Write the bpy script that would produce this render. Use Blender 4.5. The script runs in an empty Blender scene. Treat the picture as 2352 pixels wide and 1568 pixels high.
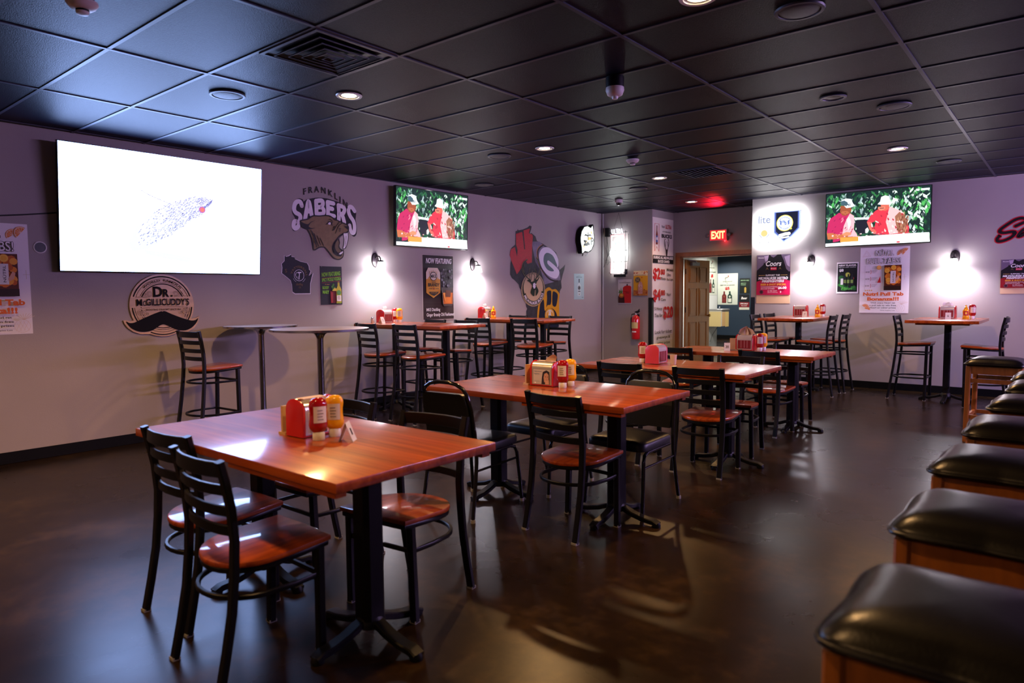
import bpy, bmesh, math, random, json
from mathutils import Vector, Matrix
random.seed(7)
sc = bpy.context.scene
C = sc.collection
PI = math.pi

# ------------------------------------------------------------------ camera
cam_d = bpy.data.cameras.new('camera'); cam = bpy.data.objects.new('camera', cam_d); C.objects.link(cam)
YAW, PITCH, ROLL = 0.689463, -0.0686101, -0.0086085
fw = Vector((-math.sin(YAW)*math.cos(PITCH), math.cos(YAW)*math.cos(PITCH), math.sin(PITCH)))
rt = Vector((math.cos(YAW), math.sin(YAW), 0)); up = rt.cross(fw)
r2 = rt*math.cos(ROLL)+up*math.sin(ROLL); u2 = up*math.cos(ROLL)-rt*math.sin(ROLL)
cm = Matrix((r2, u2, -fw)).transposed().to_4x4(); cm.translation = Vector((5.740, -1.710, 1.4155))
cam.matrix_world = cm
cam_d.sensor_width = 36; cam_d.lens = 24.0; cam_d.clip_start = .05
cam_d.dof.use_dof = True; cam_d.dof.focus_distance = 6.5; cam_d.dof.aperture_fstop = 2.4
sc.camera = cam

# ------------------------------------------------------------------ world, exposure, light levels
w = bpy.data.worlds.new('night'); sc.world = w; w.use_nodes = True
w.node_tree.nodes['Background'].inputs[0].default_value = (.02, .016, .03, 1); w.node_tree.nodes['Background'].inputs[1].default_value = .3
vs = sc.view_settings; vs.view_transform = 'Standard'; vs.look = 'None'; vs.exposure = 0.0; vs.gamma = 1; vs.use_curve_mapping = False
CAN_W = 76.0                 # recessed lamps, watts of spot light
CAN_COL = (1.0, .55, .21)
SCONCE_W = 6.5
SCONCE_COL = (.93, .87, 1.0)
BIG_TV = 15.0                 # radiance of the white picture on the big screen
BIG_TV_COL = (.34, .50, 1.0)
TV_L = 1.6
HALL_W = 150.0

# ------------------------------------------------------------------ materials
def lin(c):
    if isinstance(c, str):
        c = c.lstrip('#'); c = [int(c[i:i+2], 16)/255 for i in (0, 2, 4)]
    return tuple((x/12.92 if x <= .04045 else ((x+.055)/1.055)**2.4) for x in c)+(1,)
MATS = {}
def P(name, col, rough=.5, metal=0, spec=.5, coat=0, var=0, scale=8, stretch=(1, 1, 1), bump=0, bscale=60, trans=0, coat_rough=.1):
    """principled surface with a procedural noise variation of its colour"""
    if name in MATS: return MATS[name]
    m = bpy.data.materials.new(name); m.use_nodes = True; nt = m.node_tree; b = nt.nodes['Principled BSDF']
    c = lin(col) if isinstance(col, str) else tuple(col)+(1,)
    b.inputs['Roughness'].default_value = rough; b.inputs['Metallic'].default_value = metal
    b.inputs['Specular IOR Level'].default_value = spec
    b.inputs['Coat Weight'].default_value = coat; b.inputs['Coat Roughness'].default_value = coat_rough
    if trans: b.inputs['Transmission Weight'].default_value = trans
    b.inputs['Base Color'].default_value = c
    if var or bump:
        tc = nt.nodes.new('ShaderNodeTexCoord'); mp = nt.nodes.new('ShaderNodeMapping'); mp.inputs['Scale'].default_value = stretch
        nt.links.new(tc.outputs['Object'], mp.inputs[0])
    if var:
        n = nt.nodes.new('ShaderNodeTexNoise'); n.inputs['Scale'].default_value = scale; n.inputs['Detail'].default_value = 5
        nt.links.new(mp.outputs[0], n.inputs['Vector'])
        r = nt.nodes.new('ShaderNodeValToRGB'); r.color_ramp.elements[0].position = .3; r.color_ramp.elements[1].position = .72
        r.color_ramp.elements[0].color = tuple(x*(1-var) for x in c[:3])+(1,)
        r.color_ramp.elements[1].color = tuple(min(1, x*(1+var)) for x in c[:3])+(1,)
        nt.links.new(n.outputs['Fac'], r.inputs[0]); nt.links.new(r.outputs[0], b.inputs['Base Color'])
    if bump:
        n2 = nt.nodes.new('ShaderNodeTexNoise'); n2.inputs['Scale'].default_value = bscale; n2.inputs['Detail'].default_value = 3
        nt.links.new(mp.outputs[0], n2.inputs['Vector'])
        bp = nt.nodes.new('ShaderNodeBump'); bp.inputs['Strength'].default_value = bump; bp.inputs['Distance'].default_value = .01
        nt.links.new(n2.outputs['Fac'], bp.inputs['Height']); nt.links.new(bp.outputs[0], b.inputs['Normal'])
    MATS[name] = m
    return m
def K(col):                  # printed paper or paint of one colour
    return P('print_'+col.lstrip('#'), col, .55, spec=.3)
def E(col, s, name=None):    # something that gives off light
    key = name or 'glow_%s_%g' % (col if isinstance(col, str) else '%.2f_%.2f_%.2f' % tuple(col), s)
    if key in MATS: return MATS[key]
    m = bpy.data.materials.new(key); m.use_nodes = True; b = m.node_tree.nodes['Principled BSDF']
    c = lin(col) if isinstance(col, str) else tuple(col)+(1,)
    b.inputs['Base Color'].default_value = (.02, .02, .02, 1); b.inputs['Roughness'].default_value = .25
    b.inputs['Emission Color'].default_value = c; b.inputs['Emission Strength'].default_value = s
    MATS[key] = m
    return m

M_wall = P('wall_paint', (.37, .33, .318), .55, spec=.25, var=.04, scale=1.5, bump=.07, bscale=110)
M_wallblue = P('blue_wall_paint', (.016, .034, .062), .6, bump=.2, bscale=75)
M_wallwhite = P('white_wall_paint', (.62, .64, .64), .6, bump=.2, bscale=75)
M_tile = P('ceiling_tile_black', (.004, .0055, .013), .42, spec=.078, var=.25, scale=90, bump=.25, bscale=160)
M_grid = P('ceiling_grid_black', (.045, .048, .072), .40, spec=.2)
M_base = P('black_rubber', (.003, .003, .003), .55, spec=.15)
M_black = P('black_metal', (.0035, .0035, .0045), .36, spec=.28)
M_blackg = P('black_gloss_tube', (.006, .006, .007), .12, spec=.5)
M_vinyl = P('black_vinyl', (.006, .006, .007), .35, spec=.4, bump=.06, bscale=240)
M_leather = P('black_leather', (.003, .0025, .003), .31, spec=.27, bump=.05, bscale=140)
M_glide = P('grey_nylon', (.25, .24, .22), .5)
M_chrome = P('chrome', (.42, .42, .46), .18, metal=1)
M_iron = P('cast_iron', (.003, .003, .004), .42, spec=.22)
M_plast = P('white_plastic', (.70, .68, .64), .35)
M_redpl = P('red_plastic', (.50, .012, .014), .25, spec=.5)
M_ketch = P('ketchup_red', (.33, .004, .006), .14, spec=.5, coat=.4)
M_must = P('mustard_yellow', (.86, .40, .004), .25, coat=.3)
M_paper = P('white_paper', (.72, .70, .66), .7)
M_napkin = P('paper_napkin', (.62, .46, .34), .8)
M_clear = P('smoky_plastic', (.45, .40, .40), .12, spec=.6, coat=.5)
M_card = P('tan_card', (.50, .31, .14), .6)
M_frame = P('stool_wood', (.30, .095, .014), .35, coat=.3, var=.25, scale=5, stretch=(6, 6, .8))
M_board = P('maple_board', (.60, .38, .16), .4, coat=.4, var=.15, scale=4, stretch=(1, 8, 8))
M_door = P('oak_door', (.38, .155, .022), .4, coat=.2, var=.12, scale=5, stretch=(9, 9, .8))
M_casing = P('casing_wood', (.22, .070, .016), .4, coat=.2, var=.2, scale=5, stretch=(9, 9, .8))
M_brass = P('brass', (.55, .36, .10), .3, metal=1)
M_grey = P('grey_metal', (.30, .30, .31), .4, metal=.6)

def wood(name, a, b2, axis, cr=.12):
    m = bpy.data.materials.new(name); m.use_nodes = True; nt = m.node_tree; b = nt.nodes['Principled BSDF']
    tc = nt.nodes.new('ShaderNodeTexCoord'); mp = nt.nodes.new('ShaderNodeMapping'); mp.inputs['Scale'].default_value = (.7, 14, 14) if axis == 0 else (14, .7, 14)
    n = nt.nodes.new('ShaderNodeTexNoise'); n.inputs['Scale'].default_value = 2.2; n.inputs['Detail'].default_value = 7; n.inputs['Distortion'].default_value = .6
    r = nt.nodes.new('ShaderNodeValToRGB'); e = r.color_ramp.elements
    e[0].position = .32; e[0].color = a+(1,); e[1].position = .68; e[1].color = b2+(1,)
    # glued-up staves
    mp2 = nt.nodes.new('ShaderNodeMapping'); mp2.inputs['Scale'].default_value = (1.1, 18, 1) if axis == 0 else (18, 1.1, 1)
    v = nt.nodes.new('ShaderNodeTexWhiteNoise'); v.noise_dimensions = '2D'
    fl = nt.nodes.new('ShaderNodeVectorMath'); fl.operation = 'FLOOR'
    mx = nt.nodes.new('ShaderNodeMix'); mx.data_type = 'RGBA'; mx.blend_type = 'MULTIPLY'; mx.inputs[0].default_value = .35
    nt.links.new(tc.outputs['Object'], mp.inputs[0]); nt.links.new(mp.outputs[0], n.inputs['Vector']); nt.links.new(n.outputs['Fac'], r.inputs[0])
    nt.links.new(tc.outputs['Object'], mp2.inputs[0]); nt.links.new(mp2.outputs[0], fl.inputs[0]); nt.links.new(fl.outputs[0], v.inputs['Vector'])
    nt.links.new(r.outputs[0], mx.inputs[6]); nt.links.new(v.outputs['Value'], mx.inputs[7]); nt.links.new(mx.outputs[2], b.inputs['Base Color'])
    b.inputs['Roughness'].default_value = .4; b.inputs['Specular IOR Level'].default_value = .2
    b.inputs['Coat Weight'].default_value = .75; b.inputs['Coat Roughness'].default_value = cr
    bp = nt.nodes.new('ShaderNodeBump'); bp.inputs['Strength'].default_value = .04; bp.inputs['Distance'].default_value = .01
    nt.links.new(n.outputs['Fac'], bp.inputs['Height']); nt.links.new(bp.outputs[0], b.inputs['Normal'])
    return m
M_topx = wood('cherry_top_lengthwise', (.27, .034, .003), (.47, .088, .007), 0)
M_topy = wood('cherry_top_crosswise', (.27, .034, .003), (.47, .088, .007), 1)
M_seat = wood('cherry_seat', (.24, .028, .003), (.46, .085, .008), 1, .07)

def floor_mat():
    m = bpy.data.materials.new('stained_concrete'); m.use_nodes = True; nt = m.node_tree; b = nt.nodes['Principled BSDF']
    tc = nt.nodes.new('ShaderNodeTexCoord')
    n = nt.nodes.new('ShaderNodeTexNoise'); n.inputs['Scale'].default_value = 1.3; n.inputs['Detail'].default_value = 5; n.inputs['Roughness'].default_value = .55; n.inputs['Distortion'].default_value = .25
    n2 = nt.nodes.new('ShaderNodeTexNoise'); n2.inputs['Scale'].default_value = 9; n2.inputs['Detail'].default_value = 8; n2.inputs['Roughness'].default_value = .7
    r = nt.nodes.new('ShaderNodeValToRGB'); e = r.color_ramp.elements
    e[0].position = .33; e[0].color = (.0045, .0022, .0008, 1); e[1].position = .7; e[1].color = (.050, .027, .0085, 1)
    x = e.new(.52); x.color = (.0145, .0072, .0023, 1)
    mx = nt.nodes.new('ShaderNodeMix'); mx.data_type = 'FLOAT'; mx.inputs[0].default_value = .4
    for q in (n, n2): nt.links.new(tc.outputs['Object'], q.inputs['Vector'])
    nt.links.new(n.outputs['Fac'], mx.inputs[2]); nt.links.new(n2.outputs['Fac'], mx.inputs[3])
    nt.links.new(mx.outputs[0], r.inputs[0]); nt.links.new(r.outputs[0], b.inputs['Base Color'])
    rr = nt.nodes.new('ShaderNodeMapRange'); rr.inputs[1].default_value = .3; rr.inputs[2].default_value = .7; rr.inputs[3].default_value = .25; rr.inputs[4].default_value = .33
    nt.links.new(n.outputs['Fac'], rr.inputs[0]); nt.links.new(rr.outputs[0], b.inputs['Roughness'])
    b.inputs['Specular IOR Level'].default_value = .16
    return m
M_floor = floor_mat()

# ------------------------------------------------------------------ mesh building
class MB:
    def __init__(s): s.bm = bmesh.new(); s.m = []
    def mi(s, mat):
        if mat not in s.m: s.m.append(mat)
        return s.m.index(mat)
    def face(s, pts, mat):
        f = s.bm.faces.new([s.bm.verts.new(p) for p in pts]); f.material_index = s.mi(mat); return f
    def shell(s, rings, mat, closed=True, caps=True, loop=False):
        """quads between successive rings of points"""
        R = [[s.bm.verts.new(p) for p in r] for r in rings]; n = len(R[0]); i0 = s.mi(mat)
        pairs = list(zip(R, R[1:]))+([(R[-1], R[0])] if loop else [])
        for a, b in pairs:
            for k in range(n if closed else n-1):
                try: s.bm.faces.new((a[k], a[(k+1) % n], b[(k+1) % n], b[k])).material_index = i0
                except ValueError: pass
        if caps and closed and not loop:
            s.bm.faces.new(R[0][::-1]).material_index = i0; s.bm.faces.new(R[-1]).material_index = i0
    def box(s, c, d, mat, M=None):
        x, y, z = [q/2 for q in d]; c = Vector(c)
        f = lambda a, b, e: (M @ Vector((a, b, e)) if M else Vector((a, b, e)))+c
        s.shell([[f(-x, -y, -z), f(x, -y, -z), f(x, y, -z), f(-x, y, -z)], [f(-x, -y, z), f(x, -y, z), f(x, y, z), f(-x, y, z)]], mat)
    def sweep(s, pts, prof, mat, side=None, loop=False):
        """profile [(a,b)] swept along pts; a runs along 'side' (kept fixed), b along the other normal"""
        pts = [Vector(p) for p in pts]; n = len(pts); rings = []
        for i, p in enumerate(pts):
            t = (pts[(i+1) % n]-pts[i-1]) if loop else (pts[min(i+1, n-1)]-pts[max(i-1, 0)])
            t.normalize()
            a = Vector(side) if side else (Vector((0, 0, 1)) if abs(t.z) < .9 else Vector((1, 0, 0)))
            a = (a-t*a.dot(t)).normalized(); b = t.cross(a)
            rings.append([p+a*u+b*v for u, v in prof])
        s.shell(rings, mat, loop=loop)
    def tube(s, pts, r, mat, n=8, loop=False):
        s.sweep(pts, [(r*math.cos(2*PI*k/n), r*math.sin(2*PI*k/n)) for k in range(n)], mat, loop=loop)
    def bar(s, pts, wd, th, mat, side=None, loop=False):
        b = min(wd, th)*.18; x, y = wd/2, th/2
        s.sweep(pts, [(-x+b, -y), (x-b, -y), (x, -y+b), (x, y-b), (x-b, y), (-x+b, y), (-x, y-b), (-x, -y+b)], mat, side, loop)
    def lathe(s, prof, mat, n=20, c=(0, 0, 0), sy=1, axis=2, a0=0, a1=2*PI, caps=True):
        full = abs(a1-a0-2*PI) < 1e-6; rings = []
        N = n if full else n+1
        for r, z in prof:
            r = max(r, 1e-4); ring = []
            for k in range(N):
                a = a0+(a1-a0)*k/n; p = (r*math.cos(a), r*math.sin(a)*sy, z)
                if axis == 1: p = (p[0], -p[2], p[1])
                if axis == 0: p = (p[2], p[0], p[1])
                ring.append((p[0]+c[0], p[1]+c[1], p[2]+c[2]))
            rings.append(ring)
        s.shell(rings, mat, closed=full, caps=full and caps)
    def slab(s, poly, z0, z1, mat, bev=0, top=None):
        """flat plate with softened rims"""
        cx = sum(p[0] for p in poly)/len(poly); cy = sum(p[1] for p in poly)/len(poly)
        def off(d):
            o = []
            for x, y in poly:
                v = Vector((x-cx, y-cy)); L = v.length or 1; o.append((x-v.x/L*d, y-v.y/L*d))
            return o
        if bev:
            lv = [(bev, z0), (bev*.3, z0+bev*.3), (0, z0+bev), (0, z1-bev), (bev*.3, z1-bev*.3), (bev, z1)]
        else: lv = [(0, z0), (0, z1)]
        s.shell([[(x, y, z) for x, y in off(d)] for d, z in lv], mat)
    def build(s, name, parent=None, smooth=40, loc=None, rotz=0):
        bmesh.ops.recalc_face_normals(s.bm, faces=[f for f in s.bm.faces if not f.tag])
        me = bpy.data.meshes.new(name); s.bm.to_mesh(me); s.bm.free()
        for m in s.m: me.materials.append(m)
        if smooth:
            for p in me.polygons: p.use_smooth = True
            me.set_sharp_from_angle(angle=math.radians(smooth))
        o = bpy.data.objects.new(name, me); C.objects.link(o)
        if parent: o.parent = parent
        if loc: o.location = loc
        if rotz: o.rotation_euler = (0, 0, rotz)
        return o

def thing(name, label, cat, loc=(0, 0, 0), rotz=0, group=None):
    o = bpy.data.objects.new(name, None); C.objects.link(o); o.empty_display_size = .1
    o.location = loc; o.rotation_euler = (0, 0, rotz); return tag(o, label, cat, group)
def tag(o, label, cat, group=None):
    o['label'] = label; o['category'] = cat
    if group: o['group'] = group
    return o
def struct(o): o['kind'] = 'structure'; return o
def dup(root, label, loc, rotz=0, group=None):
    def cp(o, par):
        c = o.copy(); C.objects.link(c)
        if par: c.parent = par
        for ch in kids.get(o.name, []): cp(ch, c)
        return c
    kids = {}
    def walk(o):
        kids[o.name] = list(o.children)
        for ch in o.children: walk(ch)
    walk(root); r = cp(root, None); r.location = loc; r.rotation_euler = (0, 0, rotz); r['label'] = label
    if group: r['group'] = group
    return r

# ------------------------------------------------------------------ flat printed things
_tc = {}
def glyphs(s, bold, shear):
    k = (s, bold, shear)
    if k not in _tc:
        cu = bpy.data.curves.new('t', 'FONT'); cu.body = s; cu.offset = bold; cu.shear = shear; cu.resolution_u = 3
        ob = bpy.data.objects.new('t', cu); C.objects.link(ob)
        dg = bpy.context.evaluated_depsgraph_get(); me = bpy.data.meshes.new_from_object(ob.evaluated_get(dg))
        v = [(q.co.x, q.co.y) for q in me.vertices]; f = [tuple(p.vertices) for p in me.polygons]
        bpy.data.objects.remove(ob); bpy.data.curves.remove(cu); bpy.data.meshes.remove(me)
        if v:
            x0 = min(q[0] for q in v); y0 = min(q[1] for q in v); sx = max(q[0] for q in v)-x0 or 1; sy = max(q[1] for q in v)-y0 or 1
            v = [((x-x0)/sx, (y-y0)/sy) for x, y in v]
        _tc[k] = (v, f)
    return _tc[k]
def smooth(pts, closed=True, k=4):
    n = len(pts); o = []
    for i in range(n if closed else n-1):
        p0 = pts[(i-1) % n] if closed or i else pts[0]; p1 = pts[i]; p2 = pts[(i+1) % n]; p3 = pts[(i+2) % n] if closed or i+2 < n else pts[-1]
        for j in range(k):
            t = j/k; o.append(tuple(.5*(2*b+(c-a)*t+(2*a-5*b+4*c-d)*t*t+(3*b-a-3*c+d)*t**3) for a, b, c, d in zip(p0, p1, p2, p3)))
    return o if closed else o+[tuple(pts[-1])]
class Art(MB):
    """print layers on an upright board: u to the right, v up, the front looks along -Y"""
    def __init__(s, t=.004, step=.0007): super().__init__(); s.w = t; s.step = step
    def flat(s, pts, mat):
        s.w += s.step; a = sum(p[0]*q[1]-q[0]*p[1] for p, q in zip(pts, list(pts[1:])+[pts[0]]))
        if a < 0: pts = pts[::-1]
        f = s.face([(u, -s.w, v) for u, v in pts], mat); f.tag = True; return f
    def rect(s, x0, y0, x1, y1, mat): s.flat([(x0, y0), (x1, y0), (x1, y1), (x0, y1)], mat)
    def disc(s, x, y, r, mat, ry=None, n=28, a0=0, a1=2*PI):
        ry = ry or r; N = n if a1-a0 > 6.28 else n+1
        s.flat([(x+r*math.cos(a0+(a1-a0)*k/n), y+ry*math.sin(a0+(a1-a0)*k/n)) for k in range(N)], mat)
    def stroke(s, pts, wd, mat, loop=False):
        s.w += s.step; i0 = s.mi(mat); P2 = [Vector(p) for p in pts]; n = len(P2); L = []; Rr = []
        for i in range(n):
            t = (P2[(i+1) % n]-P2[i-1]) if loop else (P2[min(i+1, n-1)]-P2[max(i-1, 0)])
            t = t.normalized() if t.length else Vector((1, 0)); q = Vector((-t.y, t.x))*wd/2
            L.append(P2[i]+q); Rr.append(P2[i]-q)
        va = [s.bm.verts.new((p.x, -s.w, p.y)) for p in L]; vb = [s.bm.verts.new((p.x, -s.w, p.y)) for p in Rr]
        for i in range(n if loop else n-1):
            j = (i+1) % n; f = s.bm.faces.new((vb[i], vb[j], va[j], va[i])); f.material_index = i0; f.tag = True
    def fat(s, pts, wd, mat, n=10):
        """round-ended stroke"""
        pts = smooth(pts, False) if len(pts) > 3 else pts
        s.stroke(pts, wd, mat); w0 = s.w
        for i in range(0, len(pts), 1): s.w = w0-s.step-.00003; s.disc(pts[i][0], pts[i][1], wd/2, mat, n=n)
        s.w = w0
    def ring(s, x, y, r, wd, mat, ry=None, n=36, a0=0, a1=2*PI):
        ry = ry or r; full = a1-a0 > 6.28; N = n if full else n+1
        s.stroke([(x+r*math.cos(a0+(a1-a0)*k/n), y+ry*math.sin(a0+(a1-a0)*k/n)) for k in range(N)], wd, mat, loop=full)
    def text(s, t, x, y, wd, ht, mat, bold=0, shear=0, warp=None):
        s.w += s.step; v, f = glyphs(t, bold, shear); i0 = s.mi(mat); V = []
        for a, b in v:
            p = (x+a*wd, y+b*ht)
            if warp: p = warp(a, b)
            V.append(s.bm.verts.new((p[0], -s.w, p[1])))
        for q in f:
            try: g = s.bm.faces.new([V[i] for i in q]); g.material_index = i0; g.tag = True
            except ValueError: pass
    def arc(s, t, cx, cy, r, ht, a0, a1, mat, bold=.01, inner=False):
        """letters along a circle from angle a0 to a1 (radians)"""
        def wp(a, b):
            th = a0+(a1-a0)*a; R = r+(ht*(1-b) if inner else ht*b); return (cx+R*math.cos(th), cy+R*math.sin(th))
        s.text(t, 0, 0, 1, 1, mat, bold, 0, wp)
    def board(s, poly, mat, t=None):
        """solid plate behind the print"""
        t = t or s.w; a = sum(p[0]*q[1]-q[0]*p[1] for p, q in zip(poly, list(poly[1:])+[poly[0]]))
        if a < 0: poly = poly[::-1]
        s.shell([[(u, 0, v) for u, v in poly], [(u, -t, v) for u, v in poly]], mat)
        s.w = max(s.w, t)
    def sheet(s, x0, y0, x1, y1, mat, t=None): s.board([(x0, y0), (x1, y0), (x1, y1), (x0, y1)], mat, t)
    def fill(s, x0, y0, x1, y1, mats, n, rmin, rmax, rnd, stretch=1):
        for k in range(n):
            r = rnd.uniform(rmin, rmax); cx, cy = rnd.uniform(x0+r, x1-r), rnd.uniform(y0+r, y1-r)
            s.disc(cx, cy, r, rnd.choice(mats), ry=r*stretch, n=9)
            s.w -= s.step*.9
        s.w += s.step

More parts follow.
